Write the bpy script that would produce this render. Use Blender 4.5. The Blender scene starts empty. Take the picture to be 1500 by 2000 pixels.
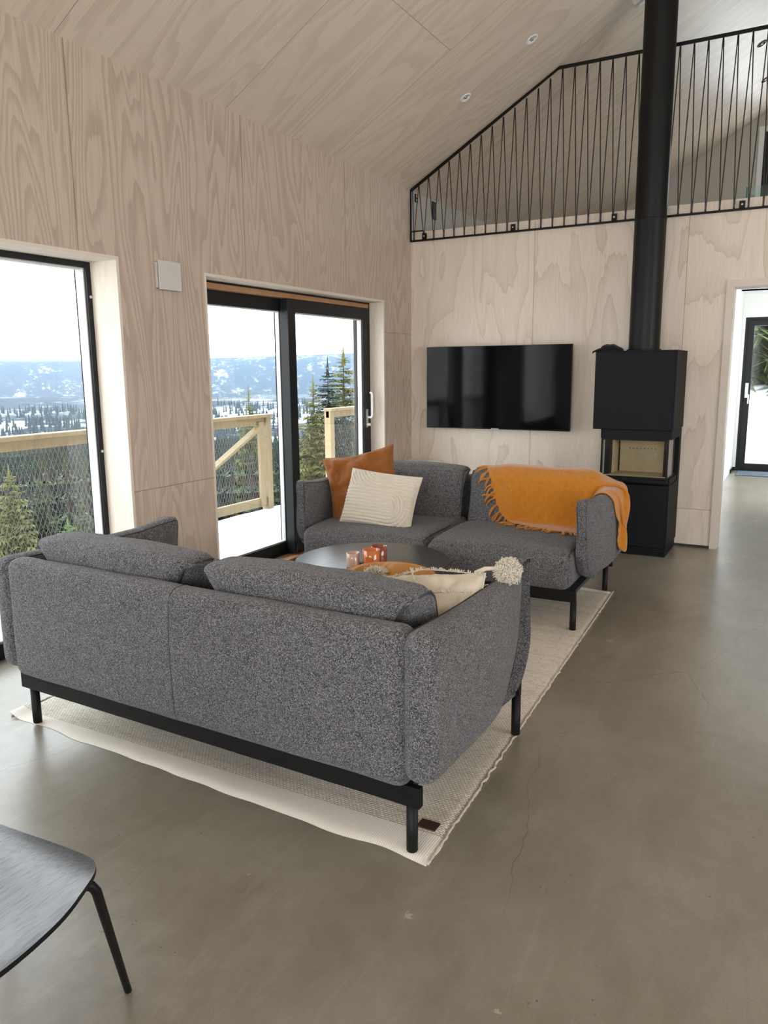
import bpy, bmesh, math, random
from mathutils import Vector, Matrix, noise
R = math.radians
random.seed(7)
scene = bpy.context.scene
COL = scene.collection

# ------------------------------------------------------------------ camera
cd = bpy.data.cameras.new('camera'); cam = bpy.data.objects.new('camera', cd); COL.objects.link(cam)
PIT, YAW, ROL, FPX = -0.1819615, -0.5028027, -0.0089681, 1505.643
fw = Vector((math.sin(YAW)*math.cos(PIT), math.cos(YAW)*math.cos(PIT), math.sin(PIT)))
rt = Vector((math.cos(YAW), -math.sin(YAW), 0)); up = rt.cross(fw)
rt2 = math.cos(ROL)*rt + math.sin(ROL)*up; up2 = -math.sin(ROL)*rt + math.cos(ROL)*up
m = Matrix((rt2, up2, -fw)).transposed().to_4x4(); m.translation = Vector((3.3196, -6.5934, 1.44))
cam.matrix_world = m
cd.sensor_fit = 'AUTO'; cd.sensor_width = 36; cd.lens = 36*FPX/2000; cd.clip_start = .05; cd.clip_end = 20000
scene.camera = cam

# ------------------------------------------------------------------ light
scene.view_settings.view_transform = 'Standard'; scene.view_settings.look = 'None'
scene.view_settings.gamma = 1; scene.view_settings.use_curve_mapping = False
scene.view_settings.exposure = 0.0
W = bpy.data.worlds.new('overcast_sky'); scene.world = W; W.use_nodes = True
wn = W.node_tree; wn.nodes.clear()
wo = wn.nodes.new('ShaderNodeOutputWorld'); wb = wn.nodes.new('ShaderNodeBackground')
tc = wn.nodes.new('ShaderNodeTexCoord'); sx = wn.nodes.new('ShaderNodeSeparateXYZ'); cr = wn.nodes.new('ShaderNodeValToRGB')
wn.links.new(tc.outputs['Generated'], sx.inputs[0]); wn.links.new(sx.outputs['Z'], cr.inputs[0])
cr.color_ramp.elements[0].position = 0; cr.color_ramp.elements[0].color = (.93,.965,1,1)
cr.color_ramp.elements[1].position = .6; cr.color_ramp.elements[1].color = (.86,.93,1,1)
wn.links.new(cr.outputs[0], wb.inputs[0]); wb.inputs[1].default_value = 5.6
wn.links.new(wb.outputs[0], wo.inputs[0])

def area(name, loc, size, direction, power=0, color=(1,1,1), portal=False):
    l = bpy.data.lights.new(name, 'AREA'); l.shape = 'RECTANGLE'; l.size, l.size_y = size
    l.energy = power; l.color = color
    if portal: l.cycles.is_portal = True
    o = bpy.data.objects.new(name, l); COL.objects.link(o); o.location = loc
    o.rotation_euler = Vector(direction).to_track_quat('-Z', 'Y').to_euler()
    return o
# portals in the glazed openings (they only guide the sky light)
area('daylight_portal', (-.26,-4.65,1.03), (2.0,2.3), (1,0,0), portal=True)
area('daylight_portal', (-.26,-1.67,1.03), (2.0,2.3), (1,0,0), portal=True)
area('daylight_portal', (-.26,-8.15,1.03), (2.0,2.5), (1,0,0), portal=True)
area('daylight_portal', (3.0,5.36,1.05), (1.1,2.1), (0,-1,0), portal=True)
area('daylight_portal', (3.2,4.70,3.65), (1.4,1.4), (0,-1,0), portal=True)
# added fill lamps at unseen windows behind the camera and in the right wall
area('rear_fill_light', (4.2,-10.35,1.7), (5.0,2.6), (0,1,0), 180, (1,.96,.90))
area('side_fill_light', (8.55,-4.2,1.7), (4.5,2.2), (-1,0,0), 70, (1,.96,.90))

area('hallway_fill_light', (4.03,3.2,1.35), (1.6,1.5), (-1,0,0), 60, (.97,.98,1))  # lamp added to brighten the hallway, at an unseen side opening
area('loft_window_light', (3.25,5.05,3.8), (1.6,1.6), (-.05,-1,.05), 34, (.97,.98,1))

# ------------------------------------------------------------------ helpers
def smooth(me):
    for p in me.polygons: p.use_smooth = True
def link(name, me, mat=None, parent=None, sm=False):
    o = bpy.data.objects.new(name, me); COL.objects.link(o)
    if mat: me.materials.append(mat)
    if sm: smooth(me)
    if parent: o.parent = parent
    return o
def tag(o, label=None, cat=None, group=None, kind=None):
    if label: o['label'] = label
    if cat: o['category'] = cat
    if group: o['group'] = group
    if kind: o['kind'] = kind
    return o
def thing(name, label, cat, loc=(0,0,0), rz=0, group=None):
    o = bpy.data.objects.new(name, None); o.empty_display_size = .1; COL.objects.link(o)
    o.location = loc; o.rotation_euler = (0,0,rz)
    return tag(o, label, cat, group)
def copy_tree(o, parent=None, ma=None):
    c = o.copy(); COL.objects.link(c); c.parent = parent
    for ch in o.children: copy_tree(ch, c)
    return c
class MB:
    def __init__(s): s.v=[]; s.f=[]
    def add(s, vs, fs):
        b=len(s.v); s.v += [tuple(v) for v in vs]; s.f += [tuple(b+i for i in f) for f in fs]; return s
    def box(s, x0,y0,z0,x1,y1,z1):
        return s.add([(x0,y0,z0),(x1,y0,z0),(x1,y1,z0),(x0,y1,z0),(x0,y0,z1),(x1,y0,z1),(x1,y1,z1),(x0,y1,z1)],
              [(0,3,2,1),(4,5,6,7),(0,1,5,4),(1,2,6,5),(2,3,7,6),(3,0,4,7)])
    def bar(s, a, b, w, h=None, upv=(0,0,1)):
        a=Vector(a); b=Vector(b); h=h or w; d=(b-a).normalized(); u=Vector(upv)
        if abs(d.dot(u))>.98: u=Vector((0,1,0))
        x=d.cross(u).normalized()*w/2; y=x.cross(d).normalized()*h/2
        vs=[a-x-y,a+x-y,a+x+y,a-x+y,b-x-y,b+x-y,b+x+y,b-x+y]
        return s.add(vs,[(0,3,2,1),(4,5,6,7),(0,1,5,4),(1,2,6,5),(2,3,7,6),(3,0,4,7)])
    def tube(s, pts, r, n=10, closed=False, cap=True):
        pts=[Vector(p) for p in pts]; rs = r if isinstance(r,(list,tuple)) else [r]*len(pts)
        b=len(s.v); N=len(pts); last=None
        for i,p in enumerate(pts):
            d=(pts[(i+1)%N]-pts[i-1]) if closed else (pts[min(i+1,N-1)]-pts[max(i-1,0)])
            if d.length<1e-9: d=Vector((0,0,1))
            d.normalize()
            if last is None:
                u=Vector((0,0,1)) if abs(d.z)<.9 else Vector((0,1,0)); x=d.cross(u).normalized()
            else:
                x=(last-d*last.dot(d)).normalized()
            last=x; y=d.cross(x)
            for k in range(n):
                a=2*math.pi*k/n; s.v.append(tuple(p+(x*math.cos(a)+y*math.sin(a))*rs[i]))
        M=N if closed else N-1
        for i in range(M):
            for k in range(n):
                j=(i+1)%N
                s.f.append((b+i*n+k,b+i*n+(k+1)%n,b+j*n+(k+1)%n,b+j*n+k))
        if cap and not closed:
            s.f.append(tuple(b+k for k in reversed(range(n)))); s.f.append(tuple(b+(N-1)*n+k for k in range(n)))
        return s
    def lathe(s, prof, c=(0,0,0), n=40):
        b=len(s.v); c=Vector(c)
        for r,z in prof:
            for k in range(n):
                a=2*math.pi*k/n; s.v.append((c.x+r*math.cos(a),c.y+r*math.sin(a),c.z+z))
        for i in range(len(prof)-1):
            for k in range(n):
                s.f.append((b+i*n+k,b+i*n+(k+1)%n,b+(i+1)*n+(k+1)%n,b+(i+1)*n+k))
        if prof[0][0]>1e-6: s.f.append(tuple(b+k for k in reversed(range(n))))
        if prof[-1][0]>1e-6: s.f.append(tuple(b+(len(prof)-1)*n+k for k in range(n)))
        return s
    def build(s, name, mat, parent=None, sm=False, bevel=0, seg=2, auto=False):
        me=bpy.data.meshes.new(name); me.from_pydata(s.v,[],s.f); me.update()
        if bevel:
            bm=bmesh.new(); bm.from_mesh(me); bmesh.ops.remove_doubles(bm,verts=bm.verts,dist=1e-6)
            bmesh.ops.bevel(bm,geom=list(bm.edges),offset=bevel,segments=seg,affect='EDGES',profile=.5)
            bm.to_mesh(me); bm.free()
        o=link(name,me,mat,parent,sm)
        if auto:
            smooth(me); me.set_sharp_from_angle(angle=R(35))
        return o
def struct(name, mb, mat, **k):
    o=mb.build(name,mat,**k); o['kind']='structure'; return o

# ------------------------------------------------------------------ materials
class NT:
    def __init__(s, name):
        s.m=bpy.data.materials.new(name); s.m.use_nodes=True; s.t=s.m.node_tree; s.t.nodes.clear()
        s.out=s.t.nodes.new('ShaderNodeOutputMaterial')
    def n(s, typ, ins=None, **kw):
        nd=s.t.nodes.new(typ)
        for k,v in kw.items(): setattr(nd,k,v)
        if ins:
            for k,v in ins.items(): s.set(nd.inputs[k], v)
        return nd
    def set(s, sock, v):
        if isinstance(v, bpy.types.NodeSocket): s.t.links.new(v, sock)
        elif isinstance(v, bpy.types.Node): s.t.links.new(v.outputs[0], sock)
        else: sock.default_value = v
    def math(s, op, a, b=None, clamp=False):
        nd=s.t.nodes.new('ShaderNodeMath'); nd.operation=op; nd.use_clamp=clamp
        s.set(nd.inputs[0],a)
        if b is not None: s.set(nd.inputs[1],b)
        return nd.outputs[0]
    def mix(s, fac, a, b, blend='MIX'):
        nd=s.t.nodes.new('ShaderNodeMix'); nd.data_type='RGBA'; nd.blend_type=blend
        s.set(nd.inputs[0],fac)
        for i,c in ((6,a),(7,b)):
            if isinstance(c,tuple) and len(c)==3: c=(*c,1)
            s.set(nd.inputs[i],c)
        return nd.outputs[2]
    def ramp(s, fac, stops, interp='LINEAR'):
        nd=s.t.nodes.new('ShaderNodeValToRGB'); nd.color_ramp.interpolation=interp
        e=nd.color_ramp.elements
        while len(e)<len(stops): e.new(.5)
        for i,(p,c) in enumerate(stops):
            e[i].position=p; e[i].color=(*c,1) if isinstance(c,tuple) else (c,c,c,1)
        s.set(nd.inputs[0],fac); return nd.outputs[0]
    def obj(s): return s.n('ShaderNodeTexCoord').outputs['Object']
    def mapping(s, vec, scale=(1,1,1), loc=(0,0,0), rot=(0,0,0)):
        return s.n('ShaderNodeMapping', {'Vector':vec,'Scale':scale,'Location':loc,'Rotation':rot}).outputs[0]
    def noise(s, vec, scale=5, detail=2, rough=.5, dist=0):
        return s.n('ShaderNodeTexNoise', {'Vector':vec,'Scale':scale,'Detail':detail,'Roughness':rough,'Distortion':dist}).outputs[0]
    def vor(s, vec, scale, feature='F1', out=0, rnd=1):
        return s.n('ShaderNodeTexVoronoi', {'Vector':vec,'Scale':scale,'Randomness':rnd}, feature=feature).outputs[out]
    def bump(s, h, strength=.3, dist=.002, normal=None):
        nd=s.n('ShaderNodeBump', {'Height':h,'Strength':strength,'Distance':dist})
        if normal: s.set(nd.inputs['Normal'],normal)
        return nd.outputs[0]
    def pbr(s, color, rough=.5, normal=None, **kw):
        p=s.n('ShaderNodeBsdfPrincipled')
        s.set(p.inputs['Base Color'], (*color,1) if isinstance(color,tuple) and len(color)==3 else color)
        s.set(p.inputs['Roughness'], rough)
        if normal: s.set(p.inputs['Normal'], normal)
        for k,v in kw.items(): s.set(p.inputs[k.replace('_',' ')], v)
        s.t.links.new(p.outputs[0], s.out.inputs[0]); return s.m
def simple(name, color, rough=.5, nscale=0, namt=.1, bump=0, **kw):
    t=NT(name)
    o=t.obj(); nz=t.noise(o, nscale or 40, 3)
    c=t.mix(nz, tuple(x*(1-namt) for x in color), tuple(min(1,x*(1+namt)) for x in color))
    nm=t.bump(nz, bump, .001) if bump else None
    return t.pbr(c, rough, nm, **kw)

def plywood(name, across, along, seams_v=(), seams_h=(), light=(.55,.47,.40), dark=(.40,.32,.26), line=(.3,.22,.17),
            freq=9, sc=1.0, stretch=.2, rough=.55, contrast=1.0, thin=False, spec=.3, vmin=None, bumpamt=.08, stain=False):
    """rotary-cut plywood: contour bands of a stretched noise, panel joints as thin grooves"""
    t=NT(name); o=t.obj(); s=t.n('ShaderNodeSeparateXYZ',{0:o})
    A=s.outputs[across]; L=s.outputs[along]
    pid=None
    for i,q in enumerate(seams_v):
        st=t.math('MULTIPLY', t.math('GREATER_THAN',A,q), 3.17+i)
        pid = st if pid is None else t.math('ADD',pid,st)
    for i,q in enumerate(seams_h):
        st=t.math('MULTIPLY', t.math('MULTIPLY',t.math('GREATER_THAN',L,q[0]),t.math('MULTIPLY',t.math('GREATER_THAN',A,q[1]),t.math('LESS_THAN',A,q[2]))), 11.3+i)
        pid = st if pid is None else t.math('ADD',pid,st)
    if pid is None: pid=0.0
    cv=t.n('ShaderNodeCombineXYZ',{0:t.math('MULTIPLY',A,sc),1:t.math('MULTIPLY',L,sc*stretch),2:pid}).outputs[0]
    base=t.noise(cv,1.6,2,.5,.35)
    cj=t.n('ShaderNodeCombineXYZ',{0:t.math('MULTIPLY',A,sc*34),1:t.math('MULTIPLY',L,sc*5.5),2:pid}).outputs[0]
    jag=t.noise(cj,1.0,3,.65)
    cm=t.n('ShaderNodeCombineXYZ',{0:t.math('MULTIPLY',A,sc*6),1:t.math('MULTIPLY',L,sc*1.1),2:pid}).outputs[0]
    med=t.noise(cm,1.0,3,.6,.6)
    v=t.math('ADD', t.math('MULTIPLY',base,freq), t.math('ADD', t.math('MULTIPLY',jag,.28 if not thin else .12), t.math('MULTIPLY',med,.9)))
    fr=t.math('FRACT',v)
    if thin:
        band=t.ramp(fr,[(0,0.0),(.5,.05),(.90,.42),(.965,.85),(1,0.0)])
    else:
        band=t.ramp(fr,[(0,.05),(.38,.12),(.62,.75),(.93,1.0),(1,.1)])
    cf=t.n('ShaderNodeCombineXYZ',{0:t.math('MULTIPLY',A,150),1:t.math('MULTIPLY',L,6),2:pid}).outputs[0]
    fine=t.noise(cf,1.0,2,.6)
    big=t.noise(cv,.9,2)
    band=t.math('MULTIPLY',band,t.math('MULTIPLY',t.ramp(big,[(.3,.55),(.7,1.0)]),contrast))
    c=t.mix(band, light, dark)
    c=t.mix(t.math('MULTIPLY',t.ramp(fine,[(.4,0.0),(.75,1.0)]),.25), c, line, 'MIX')
    big2=t.noise(o,.8,2)
    c=t.mix(t.math('MULTIPLY',big2,.12), c, (.62,.55,.50))
    # joints
    gm=None
    def acc(g,x): return x if g is None else t.math('MAXIMUM',g,x)
    for q in seams_v: gm=acc(gm,t.math('LESS_THAN',t.math('ABSOLUTE',t.math('SUBTRACT',A,q)),.0017))
    for q in seams_h:
        g_=t.math('LESS_THAN',t.math('ABSOLUTE',t.math('SUBTRACT',L,q[0])),.0017)
        g_=t.math('MULTIPLY',g_,t.math('MULTIPLY',t.math('GREATER_THAN',A,q[1]),t.math('LESS_THAN',A,q[2])))
        gm=acc(gm,g_)
    if stain and seams_v:
        sm=None
        for q in seams_v:
            d=t.math('ABSOLUTE',t.math('SUBTRACT',A,q))
            sm=acc(sm,t.math('SUBTRACT',1.0,t.math('MULTIPLY',d,110.0),clamp=True))
        sm=t.math('MULTIPLY',sm,t.ramp(t.noise(t.n('ShaderNodeCombineXYZ',{1:t.math('MULTIPLY',L,2.2),2:pid}).outputs[0],1,3),[(.42,0.0),(.6,.8)]))
        c=t.mix(sm,c,(.36,.23,.10))
    if gm is not None: c=t.mix(t.math('MULTIPLY',gm,.8),c,(.12,.085,.06))
    h=t.math('ADD',t.math('MULTIPLY',band,-.4),t.math('MULTIPLY',fine,.5))
    nm=t.bump(h,bumpamt,.002)
    return t.pbr(c,rough,nm,**{'Specular IOR Level':spec})

M={}
M['ply_left']=plywood('limed_fir_plywood',1,2,(-5.0,-3.75,-2.41,-1.15),((.772,-3.75,-2.41),(1.765,-1.15,.1)),light=(.565,.455,.368),dark=(.40,.305,.238),line=(.24,.165,.12),freq=26,sc=1.7,stretch=.13,contrast=.9,stain=True)
M['ply_back']=plywood('whitewashed_pine_plywood',0,2,(1.17,2.395,3.65,4.9,6.1),((.31,-1,9),),light=(.72,.63,.53),dark=(.50,.405,.32),line=(.42,.33,.26),freq=9,sc=1.3,stretch=.24,thin=True,contrast=1.0)
M['ply_ceil']=plywood('oiled_plywood_ceiling',1,0,(-8.8,-7.55,-6.3,-5.05,-3.8,-2.55,-1.3,-.05,1.2,2.45,3.7),((1.11,-2.55,-1.3),(1.11,-5.05,-3.8),(3.55,-9,9)),light=(.72,.61,.50),dark=(.56,.455,.36),line=(.37,.28,.21),freq=13,sc=1.2,stretch=.20,contrast=.72,rough=.36,spec=.5,bumpamt=.5)
M['ply_reveal']=plywood('pale_plywood_reveal',0,2,light=(.74,.66,.56),dark=(.62,.53,.43),line=(.5,.4,.3),freq=5,sc=2,thin=True,contrast=.7)
M['black_metal']=simple('black_powder_coat',(.006,.006,.0065),.5,200,.1,**{'Specular IOR Level':.22})
M['frame']=simple('black_window_frame',(.009,.010,.0115),.42,80,.1,**{'Specular IOR Level':.3})
M['pipe']=simple('black_flue_enamel',(.006,.006,.006),.45,300,.15,.02,**{'Specular IOR Level':.25})
M['stove']=simple('matt_black_stove_steel',(.008,.009,.0115),.6,400,.12,.03,**{'Specular IOR Level':.15})
M['white']=simple('white_paint',(.78,.79,.77),.5,30,.02)
M['white_gloss']=simple('white_plastic',(.8,.8,.8),.3,30,.02)
M['grey_wall']=simple('warm_grey_painted_wall',(.50,.47,.42),.7,8,.04)
M['grey_panel']=simple('light_grey_metal',(.58,.56,.53),.5,60,.03)
M['casing']=simple('pale_painted_casing',(.62,.55,.48),.55,25,.04)
M['steel']=simple('brushed_steel',(.6,.6,.6),.3,60,.05,Metallic=1.0)
M['rod']=simple('black_steel_rod',(.012,.012,.013),.32,200,.1,**{'Specular IOR Level':.9})
M['rubber']=simple('black_gasket',(.02,.02,.02),.6)
M['oak_strip']=plywood('stained_wood_track',2,1,light=(.42,.21,.09),dark=(.30,.13,.05),line=(.2,.08,.03),freq=4,sc=6,thin=True)

def m_glass(name='window_glass', tint=(.97,.985,.98), f=1.0):
    t=NT(name); g=t.n('ShaderNodeNewGeometry')
    dt=t.n('ShaderNodeVectorMath',{0:g.outputs['Normal'],1:g.outputs['Incoming']},operation='DOT_PRODUCT').outputs['Value']
    k=t.math('POWER',t.math('SUBTRACT',1.0,t.math('ABSOLUTE',dt),clamp=True),5.0)
    fr=t.n('ShaderNodeMath',{0:t.math('MULTIPLY',k,.9),1:.04},operation='ADD'); tr=t.n('ShaderNodeBsdfTransparent',{'Color':(*tint,1)})
    gl=t.n('ShaderNodeBsdfGlossy',{'Roughness':0.0,'Color':(1,1,1,1)})
    mx=t.n('ShaderNodeMixShader',{0:t.math('MULTIPLY',fr.outputs[0],f),1:tr.outputs[0],2:gl.outputs[0]})
    t.t.links.new(mx.outputs[0],t.out.inputs[0]); return t.m
M['glass']=m_glass()
M['glass_green']=m_glass('balustrade_glass',(.86,.95,.93))

def m_concrete():
    t=NT('polished_concrete'); o=t.obj()
    n1=t.noise(o,.55,4,.55,.4); n2=t.noise(o,1.7,3,.5,.3); n3=t.noise(o,14,5,.65); n4=t.noise(o,160,2,.5)
    c=t.mix(t.ramp(n1,[(.32,0.0),(.68,1.0)]),(.150,.122,.088),(.315,.29,.235))
    c=t.mix(t.math('MULTIPLY',t.ramp(n2,[(.35,0.0),(.65,1.0)]),.45),c,(.19,.155,.11))
    c=t.mix(t.math('MULTIPLY',t.ramp(n3,[(.32,0.0),(.75,1.0)]),.38),c,(.335,.31,.25))
    n5=t.noise(t.mapping(o,(1.4,.8,1),rot=(0,0,.5)),3.0,7,.72,.8)
    c=t.mix(t.math('MULTIPLY',t.ramp(n5,[(.42,0.0),(.68,1.0)]),.42),c,(.135,.105,.075))
    n6=t.noise(t.mapping(o,(9,.9,1),rot=(0,0,.7)),3.0,4,.6,.8)
    c=t.mix(t.math('MULTIPLY',t.ramp(n6,[(.55,0.0),(.72,1.0)]),.22),c,(.36,.335,.28))
    c=t.mix(t.math('MULTIPLY',t.ramp(n4,[(.3,0.0),(.75,1.0)]),.28),c,(.12,.105,.08))
    # pits
    v=t.vor(t.mapping(o,(1,1,0)),38,'F1',0); pm=t.ramp(t.noise(o,3.3,3,.6),[(.60,0.0),(.66,1.0)])
    pit=t.math('MULTIPLY',t.math('LESS_THAN',v,.13),pm); c=t.mix(t.math('MULTIPLY',pit,.8),c,(.05,.042,.034))
    # pale chips of exposed stone
    dv=t.n('ShaderNodeVectorMath',{0:t.mapping(o,(1,1,0)),1:t.n('ShaderNodeVectorMath',{0:t.n('ShaderNodeTexNoise',{'Vector':o,'Scale':30.0,'Detail':4.0}).outputs[1],'Scale':.06},operation='SCALE').outputs[0]},operation='ADD').outputs[0]
    w=t.vor(dv,4.2,'F1',0); chip=t.math('MULTIPLY',t.math('LESS_THAN',w,.085),t.math('GREATER_THAN',t.noise(o,70,2),.44))
    chip=t.math('MULTIPLY',chip,t.math('GREATER_THAN',t.noise(o,1.3,1),.5))
    c=t.mix(t.math('MULTIPLY',chip,.55),c,(.48,.43,.36))
    # hairline cracks
    d2=t.n('ShaderNodeVectorMath',{0:t.mapping(o,(1,.45,0)),1:t.n('ShaderNodeVectorMath',{0:t.n('ShaderNodeTexNoise',{'Vector':o,'Scale':3.0,'Detail':5.0}).outputs[1],'Scale':.16},operation='SCALE').outputs[0]},operation='ADD').outputs[0]
    e=t.vor(d2,.85,'DISTANCE_TO_EDGE',0); crk=t.math('MULTIPLY',t.math('LESS_THAN',e,.0016),t.ramp(t.noise(o,.9,2),[(.45,0.0),(.55,1.0)]))
    c=t.mix(t.math('MULTIPLY',crk,.45),c,(.07,.058,.046))
    rg=t.ramp(n2,[(.3,.285),(.7,.34)])
    nm=t.bump(n2,.02,.004)
    return t.pbr(c,rg,nm,**{'Specular IOR Level':.8})
M['concrete']=m_concrete()

def m_tweed(name,a=(.018,.018,.021),b=(.105,.103,.109),c3=(.30,.293,.297)):
    t=NT(name); o=t.obj()
    v=t.vor(o,480,'F1',1); g=t.n('ShaderNodeSeparateColor',{0:v}).outputs[0]
    col=t.ramp(g,[(0,a),(.38,a),(.45,b),(.72,b),(.86,c3),(1,c3)])
    n=t.noise(t.mapping(o,(1,1,1)),26,3,.6)
    col=t.mix(t.math('MULTIPLY',t.ramp(n,[(.3,0.0),(.7,1.0)]),.35),col,(.15,.147,.152))
    d=t.vor(o,480,'F1',0)
    nm=t.bump(t.math('SUBTRACT',1.0,d),.7,.0018)
    return t.pbr(col,.9,nm,**{'Sheen Weight':.15,'Specular IOR Level':.15})
M['tweed']=m_tweed('grey_tweed_upholstery')
M['piping']=simple('dark_grey_piping',(.045,.045,.05),.9,300,.4,.3)

def m_cloth(name,col,var=.18,scale=60,rough=.85,fz=900,sheen=.2,bump=.25):
    t=NT(name); o=t.obj(); n=t.noise(o,scale,4,.6); f=t.noise(o,fz,2,.6)
    c=t.mix(n,tuple(x*(1-var) for x in col),tuple(min(1,x*(1+var)) for x in col))
    c=t.mix(t.math('MULTIPLY',f,.25),c,tuple(x*.55 for x in col))
    return t.pbr(c,rough,t.bump(f,bump,.001),**{'Sheen Weight':sheen,'Specular IOR Level':.2})
M['rust']=m_cloth('rust_cotton',(.28,.095,.020),.15,12)
M['ochre']=m_cloth('ochre_linen',(.46,.205,.05),.15,12)
M['cream']=m_cloth('cream_cotton',(.66,.58,.46),.10,30)
M['cream_tuft']=m_cloth('cream_tufted_wool',(.72,.65,.54),.12,220,.95,500,.2,.6)
M['cream_bind']=m_cloth('rug_binding',(.56,.49,.40),.25,260,.95,500,.1,.6)
M['wool']=m_cloth('mustard_mohair',(.50,.185,.016),.32,38,.95,330,.35,1.0)
M['black_knit']=m_cloth('black_knit',(.010,.010,.011),.3,90,.95,500,.1,.6)

def m_rug():
    t=NT('woven_wool_rug'); o=t.obj(); s=t.n('ShaderNodeSeparateXYZ',{0:o})
    # nubs 12 mm x 9 mm, every second row shifted
    U=t.math('DIVIDE',s.outputs[0],.0150); V=t.math('DIVIDE',s.outputs[1],.0098)
    row=t.math('FLOOR',V); U2=t.math('ADD',U,t.math('MULTIPLY',t.math('MODULO',t.math('ABSOLUTE',row),2.0),.5))
    fu=t.math('SUBTRACT',t.math('FRACT',U2),.5); fv=t.math('SUBTRACT',t.math('FRACT',V),.5)
    r=t.math('SQRT',t.math('ADD',t.math('MULTIPLY',fu,fu),t.math('MULTIPLY',fv,fv)))
    nub=t.ramp(r,[(.0,1.0),(.40,.85),(.56,.0)])
    cell=t.n('ShaderNodeCombineXYZ',{0:t.math('FLOOR',U2),1:row,2:0.0}).outputs[0]
    rnd=t.n('ShaderNodeTexWhiteNoise',{0:cell}).outputs[0]
    body=t.ramp(rnd,[(0,(.76,.69,.58)),(.5,(.86,.80,.70)),(.8,(.80,.73,.62)),(.93,(.72,.64,.53)),(1,(.64,.56,.46))])
    gap=t.mix(t.noise(o,9,3),(.36,.31,.25),(.56,.50,.42))
    c=t.mix(nub,gap,body)
    warp=t.noise(t.mapping(o,(.6,14,1)),1,3,.6)
    c=t.mix(t.math('MULTIPLY',t.ramp(warp,[(.5,0.0),(.72,1.0)]),.35),c,(.40,.31,.235))
    # plain ribbed bands at both ends
    Y=t.math('ABSOLUTE',s.outputs[1]); edge=t.math('GREATER_THAN',Y,1.455)
    rib=t.ramp(t.math('FRACT',t.math('DIVIDE',s.outputs[0],.0075)),[(0,.45),(.4,1.0),(.6,1.0),(1,.45)])
    ec=t.mix(rib,(.58,.52,.44),(.84,.79,.71))
    c=t.mix(edge,c,ec)
    h=t.mix(edge,nub,t.math('MULTIPLY',rib,.4))
    return t.pbr(c,.95,t.bump(h,.7,.004),**{'Specular IOR Level':.1})
M['rug']=m_rug()

def m_darkwood(name,base=(.022,.023,.026),hi=(.075,.08,.09),ax=0,rough=.33,spec=.5):
    t=NT(name); o=t.obj()
    sc=[14,14,14]; sc[ax]=.5
    n=t.noise(t.mapping(o,tuple(sc)),9,4,.62,.25)
    sc2=[70,70,70]; sc2[ax]=4
    n2=t.noise(t.mapping(o,tuple(sc2)),4,2,.6,.1)
    c=t.mix(t.ramp(n,[(.4,0.0),(.7,1.0)]),base,hi)
    pore=t.ramp(n2,[(.53,0.0),(.57,1.0)])
    c=t.mix(t.math('MULTIPLY',pore,.9),c,(.004,.004,.005))
    nm=t.bump(t.math('MULTIPLY',pore,-1.0),.10,.0006)
    return t.pbr(c,rough,nm,**{'Specular IOR Level':spec})
M['table']=m_darkwood('black_stained_ash',(.012,.013,.016),(.060,.066,.078),0,.28,.6)
M['chairwood']=m_darkwood('black_stained_oak_veneer',(.085,.088,.108),(.125,.13,.155),1,.30,.7)

def m_screen():
    t=NT('tv_screen'); return t.pbr((.003,.003,.004),.07,**{'Specular IOR Level':.12})
M['screen']=m_screen()
def m_brick():
    t=NT('vermiculite'); o=t.obj(); n=t.noise(o,9,4,.6); n2=t.noise(o,120,3,.6)
    c=t.mix(n,(.50,.38,.22),(.72,.58,.38)); c=t.mix(t.math('MULTIPLY',t.ramp(n2,[(.58,0.0),(.7,1.0)]),.5),c,(.14,.10,.06))
    return t.pbr(c,.9)
M['vermiculite']=m_brick()
def m_snow():
    t=NT('snow'); o=t.obj(); n=t.noise(o,6,4,.6); n2=t.noise(o,1.2,3)
    c=t.mix(n2,(.70,.73,.78),(.80,.82,.85))
    return t.pbr(c,.8,t.bump(n,.4,.02))
M['snow']=m_snow()
M['deckwood']=plywood('pressure_treated_pine',1,2,light=(.30,.225,.115),dark=(.20,.135,.06),line=(.15,.10,.05),freq=5,sc=4,thin=True)
def m_needles(name,a,b,snow=.25):
    t=NT(name); o=t.obj(); n=t.noise(o,2.2,3); f=t.noise(o,6.0,3,.7)
    c=t.mix(n,a,b)
    c=t.mix(t.math('MULTIPLY',t.ramp(f,[(.58,0.0),(.66,1.0)]),snow),c,(.42,.45,.5))
    return t.pbr(c,.9,**{'Specular IOR Level':.1})
M['needles']=m_needles('spruce_needles',(.022,.034,.018),(.065,.080,.036),.45)
M['needles_olive']=m_needles('sunlit_spruce_needles',(.085,.090,.030),(.19,.18,.07),.12)  # yellowish tone of sunlight put into the needle colour
M['needles_green']=m_needles('green_spruce_needles',(.075,.125,.035),(.16,.22,.07),.10)
M['needles_far']=m_needles('distant_spruce_needles',(.016,.024,.020),(.040,.050,.038),.5)
M['bark']=simple('spruce_bark',(.07,.055,.045),.9,20,.3,.5)

# ================================================================== SETTING
EAVE=3.039; TAN=math.tan(R(30)); RIDGE=4.25; XR=8.5; YB=-10.2; YG=4.65
def zc(x): return EAVE+TAN*x if x<=RIDGE else EAVE+TAN*(2*RIDGE-x)
floor=struct('floor',MB().box(-.02,YB-.3,-.2,XR+.3,0.15,0).box(2.3,.15,-.2,3.95,5.55,0).box(-.3,-2.818,-.2,-.02,-.518,-.004).box(-.3,-5.9,-.2,-.02,-3.492,-.004),M['concrete'])
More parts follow.
